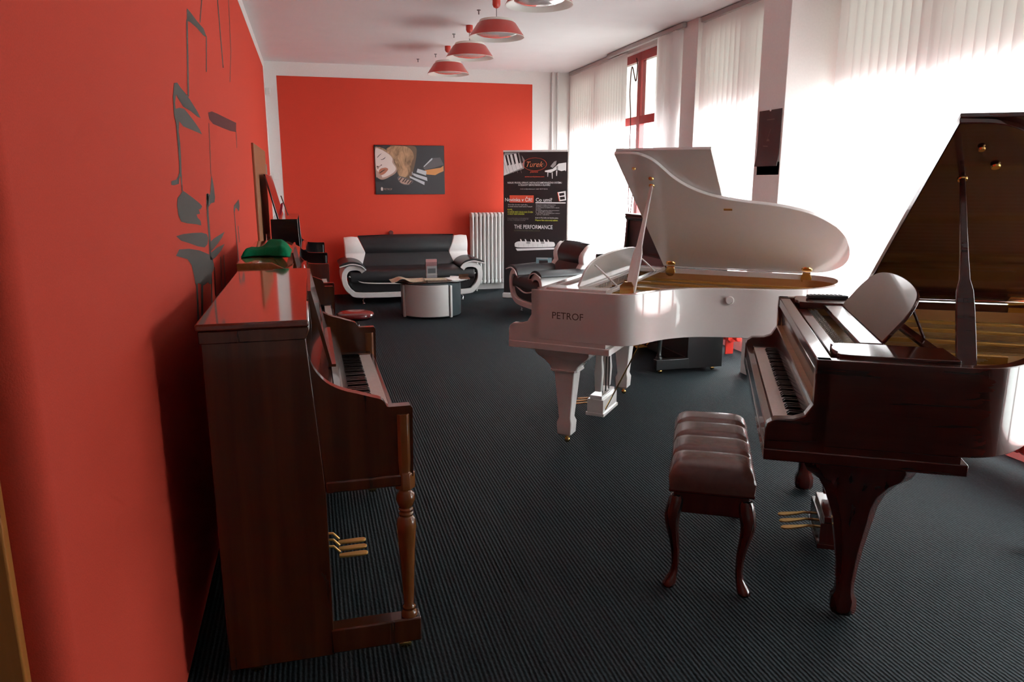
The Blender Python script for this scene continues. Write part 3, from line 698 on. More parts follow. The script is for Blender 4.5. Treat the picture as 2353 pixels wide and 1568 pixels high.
    for i in range(3):
        y = yc-.075+.06*i
        pd = B().tube([(fb-.03, y, pedal_z+.055), (fb+.02, y, pedal_z+.05), (fb+.045, y, pedal_z+.02)], .006, 6)
        a = len(pd.v)
        pd.rings([[(x, y+w_, pedal_z+t_) for w_, t_ in ((-q, 0), (q, 0), (q, .009), (-q, .009))] for x, q in ((fb+.04, .012), (fb+.06, .015), (fb+.13, .018), (fb+.15, .015), (fb+.158, .006))])
        pd.build('pedal', M['brass_pedal'], root, .003)
    return root
P1 = upright('brown upright piano with turned front legs and brass pedals, nearest the camera', (-.33, 2.30, 0), 0, 1.42, 1.19, M['walnut'], M['walnut_top'], M['walnut'], m_leg=M['leg_wood'])
P2 = upright('reddish brown upright piano with the green cloth on its lid, second along the left wall', (-.345, 3.84, 0), 0, 1.44, 1.21, M['walnut'], M['oak'], M['walnut'], turned=False, chamfer=True)
P3 = upright('light brown upright piano behind the one with the green cloth, third along the left wall', (-.335, 5.42, 0), 0, 1.36, 1.09, M['mahog_z'], M['oak'], M['oak'], turned=False, chamfer=True, desk=False, curved=False)
P4 = upright('black upright piano with its top lid leaned open, farthest along the left wall', (-.37, 7.82, 0), 0, 1.42, 1.28, M['black_lac'], M['black_lac'], M['black_lac'], turned=True, lid_open=True, desk=False, keys='mesh', curved=False)
P2.scale = (.78, 1, 1); P3.scale = (.78, 1, 1); P4.scale = (.86, 1, 1)
P5 = upright('black upright piano by the window behind the white grand', (3.40, 6.98, 0), math.pi, 1.45, 1.29, M['black_satin'], M['black_satin'], M['black_satin'], turned=True, desk=False, keys='mesh', curved=False)

# green cloth on the second upright
gc = B()
z0 = 1.212
def cl(path, y0, y1, w=.004):
    gc.prism(stroke(path, w*2), 'y', y0, y1)
NX, NY = 30, 14
def cloth(u, v):
    x = -.355+.25*u; y = 4.10+.46*v+.05*math.sin(u*5)
    blk = 1/(1+math.exp(-(u-.46)*26))
    h = .026+.008*math.sin(v*5+u*5)+.004*math.sin(u*17) + blk*(.030+.006*math.sin(u*9+v*3)-.02*max(0, u-.8)*5)
    e = min(1, min(u, 1-u)*12+.02)*min(1, min(v, 1-v)*9+.02)
    return (x, y, z0+max(.003, h*math.sqrt(e)))
vs = [cloth(i/NX, j/NY) for j in range(NY+1) for i in range(NX+1)]
fs = [(j*(NX+1)+i, j*(NX+1)+i+1, (j+1)*(NX+1)+i+1, (j+1)*(NX+1)+i) for j in range(NY) for i in range(NX)]
base = [(x, y, z0) for x, y, z in vs]; nb = len(vs)
gc.add(vs+base, fs+[tuple(nb+k for k in f[::-1]) for f in fs])
tag(gc.build('folded_cloth', M['green_cloth'], None, sharp=80), 'crumpled green felt cloth lying on the lid of the second upright piano', 'cloth')
# sheet music on the second upright's desk, small frame on the black upright
sh = B().box(.012, .014, 0, .30, 0, .17).xf(lambda x, y, z: (-.005+x-z*.3, 4.35+y, .94+z))
tag(sh.build('sheet_music', M['paper'], None), 'white sheet of paper on the music desk of the second upright piano', 'paper')
ef = empty('easel_frame', (-.22, 7.95, 1.265), 0, 'small reddish wooden easel standing on top of the black upright piano', 'easel')
B().tube([(.02, 0, 0), (-.04, .0, .20)], .006, 6).build('easel_leg', M['walnut'], ef)
B().prism([(-.07, .005), (-.05, .005), (-.025, .13), (-.045, .12)], 'y', -.005, .2).build('easel_panel', M['felt_red'], ef)

# ------------------------------------------------------------------ round stool
st = empty('piano_stool', (.34, 6.42, 0), 0, 'round dark red piano stool with a black turned stem, by the left wall pianos', 'stool')
B().lathe([(.001, .455), (.13, .455), (.155, .462), (.162, .475), (.160, .488), (.145, .497), (.001, .50)], seg=36).build('seat', M['stoolred'], st)
B().lathe([(.10, .440), (.152, .445), (.158, .462), (.10, .458)], seg=36).build('seat_rim', M['black_lac'], st)
B().lathe([(.02, .45), (.022, .40), (.035, .39), (.04, .375), (.030, .36), (.042, .345), (.044, .33), (.028, .31), (.03, .25), (.045, .20), (.05, .15), (.001, .14)], seg=20).build('stem', M['black_lac'], st)
for i in range(4):
    a = math.pi/4+i*math.pi/2
    B().tube(smooth_path([(.03*math.cos(a), .03*math.sin(a), .19), (.10*math.cos(a), .10*math.sin(a), .17), (.16*math.cos(a), .16*math.sin(a), .06), (.20*math.cos(a), .20*math.sin(a), .014)], 4), .014, 8).build('leg', M['black_lac'], st)

# ------------------------------------------------------------------ piano bench
bn = empty('piano_bench', (1.625, 2.685, 0), -math.radians(29.5), 'tufted brown leather piano bench with cabriole legs in front of the brown grand', 'bench')
# local y along the length, x across
LH, WH = .38, .165
cs = B()
NV, NU = 48, 20
def seat_pt(u, v):
    x = -1+2*u; y = -1+2*v
    ex = 1-abs(x)**7; ey = 1-abs(y)**14
    seam = abs(((v*4) % 1)-.5)*2           # 1 at seams
    puff = (1-seam**8)*.016
    if v < .02 or v > .98: puff = .0
    z = .472+.050*(max(ex, 0)**.5)*(max(ey, 0)**.5)+puff*max(ex, .25)
    inset = .006*(seam**10)
    return (x*(WH-inset), y*LH, z)
top = [seat_pt(i/NU, j/NV) for j in range(NV+1) for i in range(NU+1)]
fs = [(j*(NU+1)+i, j*(NU+1)+i+1, (j+1)*(NU+1)+i+1, (j+1)*(NU+1)+i) for j in range(NV) for i in range(NU)]
cs.add(top, fs)
ring = [i for i in range(NU+1)]+[j*(NU+1)+NU for j in range(1, NV+1)]+[NV*(NU+1)+i for i in range(NU-1, -1, -1)]+[j*(NU+1) for j in range(NV-1, 0, -1)]
lower = [(top[i][0]*.985, top[i][1]*.99, .425) for i in ring]; b0 = len(cs.v); cs.add(lower, [tuple(range(len(lower)))])
n = len(ring)
for q in range(n): cs.f.append([ring[q], ring[(q+1) % n], b0+(q+1) % n, b0+q]); cs.mi.append(0)
cs.build('seat', M['seat_leather'], bn, sharp=55)
B().box(-WH+.004, WH-.004, -LH+.004, LH-.004, .415, .432).build('seat_edge', M['mahog_z'], bn, .004)
B().box(-WH+.022, WH-.022, -LH+.022, LH-.022, .325, .415).build('frame', M['mahog_z'], bn, .004)
for sx in (-1, 1):
    for sy in (-1, 1):
        d = lambda k: (sx*(WH-.035+k), sy*(LH-.035+k))
        lp = [(.405, .0, .052), (.36, .004, .054), (.325, .012, .056), (.29, .016, .050), (.24, .008, .040), (.17, -.004, .031), (.10, -.008, .025), (.06, -.004, .026), (.035, .008, .040), (.015, .016, .048), (0, .016, .040)]
        B().loft([(d(k)[0], d(k)[1], w*1.18, w*1.18, z) for z, k, w in lp], .3).build('leg', M['mahog_z'], bn, sharp=60, subsurf=1)

# ------------------------------------------------------------------ sofa and armchair
def sofa(name, label, cat, loc, rz, w):
    r = empty(name, loc, rz, label, cat)
    D = .80
    half = [(.29, .440), (.255, .478), (.19, .497), (.10, .485), (.05, .435), (.036, .36), (.055, .26), (.12, .175), (.25, .128)]
    path = smooth_path(half+[(w/2, .122)]+[(w-x, z) for x, z in half[::-1]], 5)
    B().prism(stroke(path, .068), 'y', .0, D-.10).build('frame_band', M['leather_white'], r, .014, sharp=40, bseg=3)
    for mx in (0, 1):
        X = (lambda x: w-x) if mx else (lambda x: x)
        ap = [(X(-.02), .515), (X(.0), .545), (X(.08), .575), (X(.18), .575), (X(.27), .54), (X(.325), .475), (X(.31), .462), (X(.27), .50), (X(.19), .532), (X(.10), .53), (X(.03), .512)]
        B().prism(smooth_path(ap, 3, True), 'y', -.02, D-.08).build('arm_pad', M['leather_black'], r, .018, sharp=50, bseg=3)
        pp = smooth_path([(X(-.02), -.024, .512), (X(.05), -.024, .530), (X(.12), -.024, .545), (X(.19), -.024, .540), (X(.27), -.024, .512), (X(.315), -.024, .462)], 4)
        B().tube([(a_, b_-.008, c_) for a_, b_, c_ in pp], .008, 6).build('piping', M['leather_white'], r)
        B().tube([(X(.30), .08, .10), (X(.27), .06, .05), (X(.28), .05, .012)], .010, 8).ellipsoid((X(.28), .05, .012), (.018, .018, .012), 10, 6).build('foot', M['chrome'], r)
        B().tube([(X(.30), D-.1, .10), (X(.28), D-.08, .012)], .010, 8).build('foot', M['chrome'], r)
    # body between the arms, seat cushion
    bp = [(.085, .38), (.10, .30), (.15, .21), (.26, .168), (w/2, .160), (w-.26, .168), (w-.15, .21), (w-.10, .30), (w-.085, .38), (w-.10, .43), (w/2, .42), (.10, .43)]
    B().prism(smooth_path(bp, 3, True), 'y', .03, D-.06).build('body', M['leather_black'], r, .015, sharp=50, bseg=2)
    sc_ = [(.0, .30), (-.005, .36), (.01, .42), (.06, .452), (.3, .462), (.60, .45), (.60, .30)]
    B().prism([(y, z) for y, z in smooth_path(sc_, 3)], 'x', .11, w-.11).build('seat_cushion', M['leather_black'], r, .02, sharp=50, bseg=3)
    pp = smooth_path([(.10, .018, .385), (.20, .018, .33), (.35, .014, .288), (w/2, .012, .270), (w-.35, .014, .288), (w-.20, .018, .33), (w-.10, .018, .385)], 5)
    B().tube([(a_, b_-.012, c_) for a_, b_, c_ in pp], .009, 6).build('piping', M['leather_white'], r)
    # backrest: centre and two white wings
    def yf(z): return .50+.18*((z-.42)/.46)-.035*math.exp(-((z-.74)/.07)**2)-.02*math.exp(-((z-.50)/.07)**2)+.018*math.exp(-((z-.628)/.02)**2)
    zs = [.40, .44, .48, .52, .56, .59, .61, .628, .645, .67, .70, .74, .78, .81, .835, .855, .866]
    kx = min(1, w/1.87*1.15)
    def xl(z): return (.285+.085*(z-.40)/.25 if z < .65 else .37-.095*(z-.65)/.21)*kx
    def xo(z): return .10-.02*(z-.4)/.46
    def sec(x0, x1, z, cr=0):
        y = yf(z); yb = .78-.06*(z-.4)/.46
        if z > .83: y += (z-.83)*1.4; yb -= (z-.83)*.9
        n_ = 8; fr = []
        for i in range(n_+1):
            t = i/n_; x = x0+(x1-x0)*t
            fr.append((x, y-cr*math.sin(math.pi*t), z+.012*math.sin(math.pi*t)*(1 if z > .8 else 0)))
        return fr+[(x1, yb, z), (x0, yb, z)]
    B().rings([sec(xl(z), w-xl(z), z, .02) for z in zs]).build('backrest', M['leather_black'], r, sharp=50)
    for mx in (0, 1):
        def S2(z):
            s = sec(xo(z), xl(z)-.002, z-.018, .012)
            return [(w-x, y, zz) for x, y, zz in s] if mx else s
        B().rings([S2(z) for z in zs]).build('backrest_wing', M['leather_white'], r, .012, sharp=50)
    B().box(.15, w-.15, D-.10, D-.06, .16, .45).build('back_panel', M['leather_black'], r, .01)
    return r
sofa('sofa', 'black and white leather two seat sofa against the red back wall', 'sofa', (.37, 9.86, 0), 0, 1.90)
sofa('armchair', 'black and white leather armchair between the roll up banner and the white grand', 'armchair', (2.44, 9.10, 0), math.radians(-82), .98)

# ------------------------------------------------------------------ coffee table
ct = empty('coffee_table', (1.40, 8.93, 0), 0, 'drum shaped coffee table with silver curved door and black glass top', 'table')
R_ = .372
B().lathe([(.001, .015), (R_-.01, .015), (R_-.006, .02), (R_-.006, .415), (R_-.02, .42), (.001, .42)], seg=64).build('drum', M['grey_teal'], ct)
def arc(a0, a1, r0, r1, z0, z1, nm, m):
    n_ = 24; A = [(r0*math.sin(a0+(a1-a0)*i/n_), -r0*math.cos(a0+(a1-a0)*i/n_)) for i in range(n_+1)]
    C_ = [(r1*math.sin(a0+(a1-a0)*i/n_), -r1*math.cos(a0+(a1-a0)*i/n_)) for i in range(n_+1)]
    return B().strip(A, C_, z0, z1).build(nm, m, ct, .002)
ph = -.16
arc(math.radians(-62), math.radians(24), R_-.004, R_+.012, .03, .405, 'door', M['silver'])
for a in (math.radians(-66), math.radians(29)):
    arc(a-.035, a+.035, R_-.004, R_+.022, .012, .395, 'edge_strip', M['silver'])
tp = [(.48*math.cos(2*math.pi*i/64), .34*math.sin(2*math.pi*i/64)) for i in range(64)]
B().prism(tp, 'z', .42, .436).build('table_top', M['black_glass'], ct, .004)
# items on the table
zt_ = .4365
np_ = B(); NN = 14
fs = []; vs = []
for j in range(5):
    for i in range(NN+1):
        u = i/NN; x = .90+.42*u; y = 8.66+.34*j/4+.05*u
        z = zt_+.004+.045*math.exp(-((u-.30)/.16)**2)*(1-.3*j/4)+.01*math.sin(u*9)*0
        vs.append((x, y, z))
fs = [(j*(NN+1)+i, j*(NN+1)+i+1, (j+1)*(NN+1)+i+1, (j+1)*(NN+1)+i) for j in range(4) for i in range(NN)]
nb = len(vs); np_.add(vs+[(x, y, z-.003) for x, y, z in vs], fs+[tuple(nb+k for k in f[::-1]) for f in fs]+[(i, i+1, nb+i+1, nb+i) for i in range(NN)])
tag(np_.build('newspaper', M['news'], None), 'creased newspaper spread over the left part of the coffee table', 'newspaper')
def rotbox(name, m, cx, cy, z, w, d, h, a, label, cat, bevel=.001, grp=None):
    o = box(name, m, None, -w/2, w/2, -d/2, d/2, 0, h, bevel); o.location = (cx, cy, z); o.rotation_euler = (0, 0, a)
    return tag(o, label, cat, grp)
rotbox('magazine', M['news_dark'], 1.45, 8.76, zt_+.001, .28, .20, .012, .1, 'dark glossy magazine in the middle of the coffee table', 'magazine')
rotbox('magazine', M['news'], 1.43, 8.77, zt_+.0135, .26, .18, .008, -.06, 'yellowish magazine on top of the dark one', 'magazine')
rotbox('paper_sheets', M['paper'], 1.70, 8.87, zt_+.001, .22, .26, .006, .25, 'white paper sheets at the right end of the coffee table', 'paper')
lf = B().prism([(0, 0), (.13, 0), (.10, .05), (.11, .012), (.02, .006)], 'x', 0, .12); lfo = lf.build('leaflet', M['news_dark'], None)
lfo.location = (1.74, 8.76, zt_+.0075); tag(lfo, 'small folded dark leaflet with upturned corner on the white sheets', 'leaflet')
bh = empty('brochure_holder', (1.425, 9.02, zt_+.001), .05, 'clear brochure holder with red and white leaflets standing on the coffee table', 'brochure holder')
ac = B().box(-.075, .075, -.022, -.019, 0, .20).box(-.075, .075, .019, .022, 0, .24).box(-.075, -.072, -.019, .019, 0, .2).box(.072, .075, -.019, .019, 0, .2).box(-.075, .075, -.022, .022, 0, .004)
ac.build('holder', M['acrylic'], bh)
bq = B().box(-.068, .068, -.012, .0, .005, .235); bq.build('leaflets', flat('leaflet_print_grey', (.50, .49, .50)), bh)
B().box(-.068, .068, -.0145, -.0125, .15, .235).build('leaflet_cover', flat('leaflet_print_red', (.42, .18, .18)), bh)
B().box(-.045, .050, -.0145, -.0125, .06, .12).build('leaflet_picture', flat('leaflet_print_dark', (.12, .12, .13)), bh)
B().box(-.068, -.06, -.0145, -.0125, .005, .15).build('leaflet_edge', flat('leaflet_print_red', (.42, .18, .18)), bh)

# small dark red knob on the wall above the sofa
kn = B().lathe([(.02, 0), (.02, -.03), (.034, -.035), (.03, -.05), (.001, -.052)], (1.14, YB-.003, .88), 14, 'y'); kn.box(1.13, 1.15, YB-.045, YB-.02, .83, .88)
tag(kn.build('wall_hook', M['cable'], None), 'small dark red hook on the red wall just above the sofa back', 'hook')

# ------------------------------------------------------------------ flat prints
def layers(P, w, h, polys, m_list):
    """P(a, b, d): plane point, a right, b up, d towards the viewer; polys: (material index, [(a, b)...])"""
    mb = B()
    for i, (mi, pts) in enumerate(polys):
        mb.cur = mi; mb.add([P(a, b, .00008*(i+1)) for a, b in pts], [tuple(range(len(pts)))])
    return mb
# framed poster
px0, px1, pz0, pz1 = .945, 1.945, 1.425, 2.112
po = empty('framed_poster', (px0, YB-.003, pz0), 0, 'dark framed poster of a face and a piano on the red back wall', 'picture')
PW, PH = px1-px0, pz1-pz0
B().box(0, PW, -.022, 0, 0, PH).build('frame', M['black_plastic'], po, .003)
def pc(x, y): return ((x-215)/1560*PW*.985+.0075, (1345-y)/1115*PH*.975+.008)
def hairmat():
    m, nt, b = new_mat('print_hair')
    tc = nt.nodes.new('ShaderNodeTexCoord'); mp = nt.nodes.new('ShaderNodeMapping'); mp.inputs['Scale'].default_value = (9, 1, 4)
    n = nt.nodes.new('ShaderNodeTexNoise'); n.inputs['Scale'].default_value = 1.3; n.inputs['Detail'].default_value = 5; n.inputs['Distortion'].default_value = 1.5
    r = nt.nodes.new('ShaderNodeValToRGB'); r.color_ramp.elements[0].color = (.10, .05, .022, 1); r.color_ramp.elements[1].color = (.50, .29, .16, 1)
    r.color_ramp.elements[0].position = .3; r.color_ramp.elements[1].position = .65
    nt.links.new(tc.outputs['Object'], mp.inputs[0]); nt.links.new(mp.outputs[0], n.inputs['Vector']); nt.links.new(n.outputs['Fac'], r.inputs[0]); nt.links.new(r.outputs[0], b.inputs['Base Color'])
    b.inputs['Roughness'].default_value = .35
    return m
pm = [flat('print_charcoal', (.030, .028, .032), .35), hairmat(), flat('print_skin', (.70, .58, .54), .35), flat('print_skin_shade', (.42, .27, .22), .35), flat('print_lips', (.42, .15, .09), .35), flat('print_dark', (.06, .035, .03), .35), flat('print_silver', (.50, .52, .55), .35), flat('print_orange', (.60, .24, .07), .35), flat('print_grey', (.10, .09, .095), .35), flat('print_brown_dim', (.14, .085, .05), .35)]
poly = [(0, [pc(215, 230), pc(1775, 230), pc(1775, 1345), pc(215, 1345)]),
 (9, [pc(*q) for q in smooth_path([(560, 235), (800, 232), (1120, 240), (1150, 420), (1110, 640), (1060, 830), (1000, 980), (880, 1040), (760, 980), (680, 800), (600, 500)], 4, True)]),
 (1, [pc(*q) for q in smooth_path([(620, 240), (900, 240), (1040, 330), (1090, 480), (1030, 620), (1010, 780), (960, 900), (860, 970), (760, 940), (700, 780), (640, 560), (520, 400), (480, 300)], 4, True)]),
 (1, [pc(*q) for q in [(220, 270), (330, 262), (430, 300), (520, 370), (600, 450), (640, 600), (560, 470), (420, 340), (300, 300), (220, 300)]]),
 (3, [pc(*q) for q in smooth_path([(225, 300), (330, 300), (450, 360), (560, 440), (620, 530), (640, 620), (690, 720), (690, 810), (640, 880), (540, 940), (420, 1000), (330, 1010), (250, 960), (222, 900)], 4, True)]),
 (2, [pc(*q) for q in smooth_path([(228, 320), (330, 310), (440, 370), (540, 440), (600, 520), (600, 620), (665, 720), (665, 790), (600, 860), (520, 910), (430, 950), (360, 960), (340, 900), (250, 800), (228, 700)], 4, True)]),
 (5, [pc(*q) for q in [(265, 500), (285, 470), (330, 430), (372, 402), (330, 445), (290, 485), (268, 512)]]),
 (5, [pc(*q) for q in [(335, 545), (380, 540), (420, 515), (450, 485), (440, 515), (405, 545), (360, 556)]]),
 (3, [pc(*q) for q in smooth_path([(245, 690), (290, 700), (330, 680), (345, 665), (372, 672), (350, 690), (300, 730), (280, 770), (250, 760)], 3, True)]),
 (5, [pc(*q) for q in [(245, 700), (280, 708), (300, 722), (270, 730), (248, 722)]]),
 (5, [pc(*q) for q in [(330, 680), (345, 665), (368, 673), (345, 686)]]),
 (4, [pc(*q) for q in smooth_path([(285, 850), (300, 790), (350, 750), (400, 740), (450, 735), (500, 765), (470, 820), (410, 880), (350, 905), (305, 885)], 4, True)]),
 (5, [pc(*q) for q in [(300, 855), (350, 815), (400, 785), (450, 778), (410, 800), (360, 835), (315, 865)]]),
 (8, [pc(*q) for q in smooth_path([(700, 980), (760, 930), (1000, 1010), (1060, 1060), (980, 1130), (880, 1140), (760, 1090)], 4, True)]),
 (3, [pc(*q) for q in [(720, 1000), (770, 950), (1040, 1050), (975, 1125), (850, 1120), (770, 1085)]])]
for q in ((760, 960), (830, 985), (880, 1000), (940, 1025), (990, 1045)):
    poly.append((5, [pc(q[0]+30, q[1]), pc(q[0]+55, q[1]+8), pc(q[0]-5, q[1]+85), pc(q[0]-30, q[1]+75)]))
poly += [(8, [pc(1290, 720), pc(1510, 505), pc(1690, 490), pc(1770, 660), pc(1560, 730), pc(1330, 780)]),
 (6, [pc(1300, 705), pc(1490, 510), pc(1515, 508), pc(1505, 545), pc(1320, 712)]),
 (7, [pc(1330, 790), pc(1700, 730), pc(1765, 680), pc(1765, 810), pc(1650, 860), pc(1570, 905), pc(1370, 890)]),
 (6, [pc(1165, 755), pc(1370, 815), pc(1355, 915), pc(1140, 840)]),
 (6, [pc(1060, 860), pc(1375, 960), pc(1385, 1045), pc(1130, 950), pc(1060, 905)]),
 (6, [pc(1000, 935), pc(1320, 1065), pc(1312, 1140), pc(985, 970)]),
 (6, [pc(980, 920), pc(995, 930), pc(1000, 980), pc(982, 970)]), (6, [pc(1035, 830), pc(1048, 830), pc(1048, 900), pc(1035, 895)]),
 (2, [pc(320, 1215), pc(335, 1185), pc(355, 1190), pc(370, 1210), pc(365, 1270), pc(325, 1270)])]
def PP(a, b, d): return (a, -.0225-d, b)
mb = layers(PP, PW, PH, poly, pm)
mb.cur = 3; q = pc(385, 1258); text_mb(mb, 'PETROF', .038, lambda x, y: PP(q[0]+x, q[1]+y, .004), xs=.9)
mb.build('print', pm, po, smooth=False)

# roll-up banner
bw, bhh = .885, 1.96
bax = math.atan2(9.55-9.98, 3.37-2.60)
ban = empty('roll_up_banner', (2.60, 9.98, 0), bax, 'black roll up advertising banner beside the white radiator', 'banner')
B().box(-.01, bw+.01, -.05, .07, .0, .075).build('base_cassette', M['silver'], ban, .012)
B().box(0, bw, -.002, .002, .07, 2.0).build('banner_sheet', M['banner_black'], ban)
B().box(-.003, bw+.003, -.012, .012, 1.995, 2.02).build('top_rail', M['silver'], ban, .004)
B().tube([(bw/2, .03, .07), (bw/2, .02, 2.0)], .010, 8).build('support_pole', M['rail'], ban)
bm_ = [flat('banner_white', (.72, .70, .70), .4), flat('banner_red', (.62, .08, .04), .4), flat('banner_yellow', (.55, .58, .06), .4), flat('banner_grey', (.28, .27, .27), .4), M['banner_black'], flat('banner_orange', (.62, .20, .10), .4), flat('banner_teal', (.12, .18, .20), .4), flat('banner_dim', (.14, .13, .08), .4)]
# crop coords: x 85..750 -> 0..bw ; y 100..1480 -> 2.0..0.07
def bc(x, y): return ((x-85)/668*bw, 2.0-(y-100)/1385*1.93)
def PB(a, b, d): return (a, -.0025-d, b)
pol = [(3, [bc(88, 125), bc(100, 108), bc(255, 108), bc(310, 180), bc(300, 260), bc(88, 328)]),
 (0, [bc(88, 135), bc(230, 118), bc(285, 250), bc(88, 325)])]
for x, y in ((100, 135), (135, 130), (175, 122), (218, 115), (250, 112)):
    pol.append((4, [bc(x, y), bc(x+18, y-4), bc(x+42, y+90), bc(x+26, y+98)]))
for x in (88, 118, 158, 200, 240): pol.append((3, [bc(x, 200), bc(x+3, 200), bc(x+38, 300), bc(x+35, 302)]))
el = [(415+124*math.cos(t), 220+62*math.sin(t)) for t in [2*math.pi*i/40 for i in range(41)]]
for i in range(40):
    a, b = el[i], el[i+1]; f = lambda p, k: bc(415+(p[0]-415)*k, 220+(p[1]-220)*k)
    pol.append((1, [f(a, 1), f(b, 1), f(b, .955), f(a, .955)]))
# small grand piano picture
pol += [(3, [bc(575, 240), bc(615, 195), bc(640, 188), bc(632, 225), bc(600, 255)]), (0, [bc(520, 280), bc(600, 265), bc(660, 215), bc(738, 205), bc(738, 275), bc(690, 285), bc(640, 270), bc(580, 300), bc(520, 292)]),
 (3, [bc(635, 240), bc(655, 235), bc(655, 275), bc(640, 275)]),
 (0, [bc(545, 298), bc(556, 298), bc(552, 338), bc(547, 338)]), (0, [bc(590, 300), bc(600, 296), bc(600, 355), bc(594, 357)]), (0, [bc(635, 280), bc(648, 280), bc(645, 330), bc(638, 330)]), (0, [bc(728, 270), bc(738, 270), bc(736, 285), bc(730, 285)]),
 (1, [bc(150, 515), bc(405, 515), bc(405, 585), bc(150, 585)]), (0, [bc(425, 580), bc(738, 580), bc(738, 590), bc(425, 590)]),
 (0, [bc(650, 485), bc(735, 472), bc(742, 560), bc(672, 570)]), (4, [bc(668, 495), bc(720, 488), bc(724, 512), bc(674, 520)]), (4, [bc(676, 530), bc(726, 524), bc(730, 550), bc(682, 556)]), (1, [bc(650, 487), bc(657, 486), bc(675, 568), bc(668, 570)]),
 (0, [bc(*q) for q in smooth_path([(205, 1000), (215, 975), (270, 962), (420, 965), (600, 962), (628, 975), (630, 1000), (600, 1012), (420, 1020), (230, 1022)], 3, True)]),
 (0, [bc(215, 1035), bc(630, 1018), bc(630, 1035), bc(232, 1057)]),
 (3, [bc(330, 965), bc(370, 965), bc(370, 985), bc(330, 985)]), (3, [bc(485, 965), bc(522, 965), bc(522, 982), bc(485, 982)])]
for x in (262, 312, 372, 415, 458, 512, 552): pol.append((0, [bc(x, 940), bc(x+12, 942), bc(x+24, 968), bc(x+8, 968)]))
for x in (250, 300, 350, 400, 450, 500, 550): pol.append((3, [bc(x, 985), bc(x+2, 985), bc(x+2, 1015), bc(x, 1015)]))
pol += [(6, [bc(435, 1118), bc(600, 1118), bc(600, 1210), bc(435, 1205)]), (4, [bc(465, 1145), bc(560, 1145), bc(560, 1200), bc(465, 1200)]), (3, [bc(440, 1122), bc(560, 1122), bc(560, 1130), bc(440, 1130)]),
 (3, [bc(240, 1190), bc(435, 1165), bc(435, 1170), bc(240, 1194)]), (0, [bc(478, 1182), bc(530, 1182), bc(530, 1187), bc(478, 1187)])]
mb = layers(PB, bw, 2, pol, bm_)
def T(s, x, y, hpx, mi, wpx=None, align='LEFT', shear=0, bold=0):
    """cap height hpx and width wpx in crop pixels"""
    mb.cur = mi; a, b = bc(x, y); size = hpx/1385*1.93/.70
    st0 = len(mb.v); text_mb(mb, s, size, lambda X, Y: (X, Y, 0), 'LEFT', shear, bold)
    xs_ = [p[0] for p in mb.v[st0:]]; w0 = max(xs_)-min(xs_); k = (wpx/668*bw/w0) if wpx else 1
    off = {'LEFT': 0, 'CENTER': -w0*k/2}[align]; mn = min(xs_)
    mb.xf(lambda X, Y, Z: PB(a+off+(X-mn)*k, b+Y, .0105), st0)
T('Turek', 330, 245, 52, 5, 175, shear=.4)
T('pianos', 366, 298, 18, 1, 84, bold=.0002, shear=.3)
T('www.turekpianos.com', 312, 342, 13, 1, 202, bold=.0002)
T('NÁKUP, PRODEJ, OPRAVY, INSTALACE SAMOHRAJÍCÍHO SYSTÉMU', 130, 402, 16, 0, 566, bold=.0003)
T('A CELKOVÝ SERVIS PIANIN A KLAVÍRŮ', 244, 424, 16, 0, 332, bold=.0003)
T('E-mail: turek@turekpianos.com - mobil: +420 777 302 566', 266, 458, 9, 0, 285)
T('Novinka v ČR!', 102, 573, 33, 0, 288, bold=.0008)
T('Co umí?', 428, 573, 33, 0, 170, bold=.0008)
T('Zní to Vám, že máte v bytě něco,', 134, 610, 10, 0, 208, bold=.0001); T('co slouží mnohem méně než hit Turbach?', 134, 628, 10, 0, 258, bold=.0001)
T('KLAVÍR,', 130, 660, 14, 2, 52, bold=.0003); T('CO MŮŽE HRÁT CELOU NOC ČI DEN', 130, 683, 14, 2, 268, bold=.0003); T('A NIKDY NENÍ UNAVEN!', 130, 703, 14, 2, 178, bold=.0003)
for i, w_ in enumerate((228, 222, 190)): T(('Tento unikátní systém umí oživit každý klavír', 'či pianino i bez pianisty a hrát živě jako on', 'to vše v nejvyšší kvalitě')[i], 128, 738+i*11, 7, 3, w_)
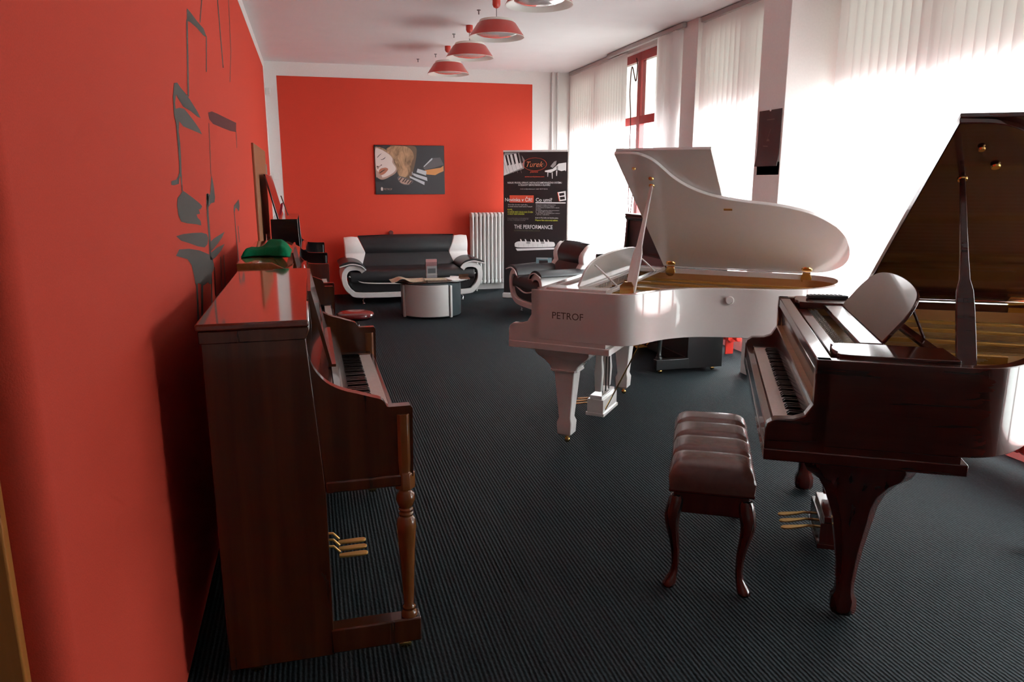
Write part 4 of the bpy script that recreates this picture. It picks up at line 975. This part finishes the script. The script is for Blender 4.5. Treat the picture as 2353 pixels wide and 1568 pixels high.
for i, (s_, w_) in enumerate((('Přehraje klavírní skladby s dokonalostí mistra', 206), ('Ovládání z telefonu i tabletu', 190), ('Lze jej instalovat do každého klavíru i pianina', 244), ('bez zásahu', 52), ('Má vestavěné nahrávky a doprovod orchestru', 244), ('i zpěvem', 170), ('Tichý režim se sluchátky pro cvičení', 250), ('i pro výuku', 140))):
    T(s_, 430, 608+i*13.5, 7, 0, w_)
T('Je jen na Vás, kolik a ke kterému pianu.', 424, 735, 11, 0, 242, bold=.0002)
T('Přejeme Vám mistrovský zážitek.', 424, 760, 13, 2, 238, bold=.0003)
T('THE PERFORMANCE', 200, 838, 38, 0, 406, bold=.0003)
T('ULTIMATE PLAYER PIANO SYSTEM', 198, 863, 12, 7, 276)
mb.build('banner_print', bm_, ban, smooth=False)

# calendar on the column
ca = empty('wall_calendar', (3.5, 5.355, 1.655), -math.pi/2, 'black wall calendar with a small piano picture hanging on the column', 'calendar')
B().box(.0, .27, .0, .004, 0, .09).build('date_strip', flat('calendar_navy', (.018, .018, .028), .4), ca)
pg = B(); nn = 10
prf = [(-.006-.03*max(0, (.25-i/nn))**1.3*3, .06+.39*i/nn) for i in range(nn+1)]
pg.prism([(p[0], p[1]) for p in prf]+[(p[0]+.003, p[1]) for p in prf[::-1]], 'x', -.006, .264)
pg.xf(lambda x, y, z: (x, y-.0, z)).build('page', flat('calendar_page', (.040, .028, .030), .35), ca, sharp=70)
mk_ = B().add([(x, -.0095-0*z, z) for x, z in ((.07, .20), (.13, .195), (.13, .203), (.07, .207))], [(0,1,2,3)]).add([(x, -.0095, z) for x, z in ((.11, .235), (.145, .235), (.14, .25), (.115, .25))], [(0,1,2,3)]).add([(x, -.0095, z) for x, z in ((.118, .25), (.122, .25), (.155, .32), (.151, .32))], [(0,1,2,3)]).add([(x, -.0095, z) for x, z in ((.10, .38), (.19, .38), (.19, .387), (.10, .387))], [(0,1,2,3)])
mk_.build('page_picture', flat('calendar_print', (.16, .14, .13), .4), ca, smooth=False)
B().lathe([(.001, 0), (.012, 0), (.012, -.006), (.001, -.008)], (.13, -.001, .452), 12, 'y').build('hanger', M['paper'], ca)

ca.scale = (1.09, 1, 1.09)
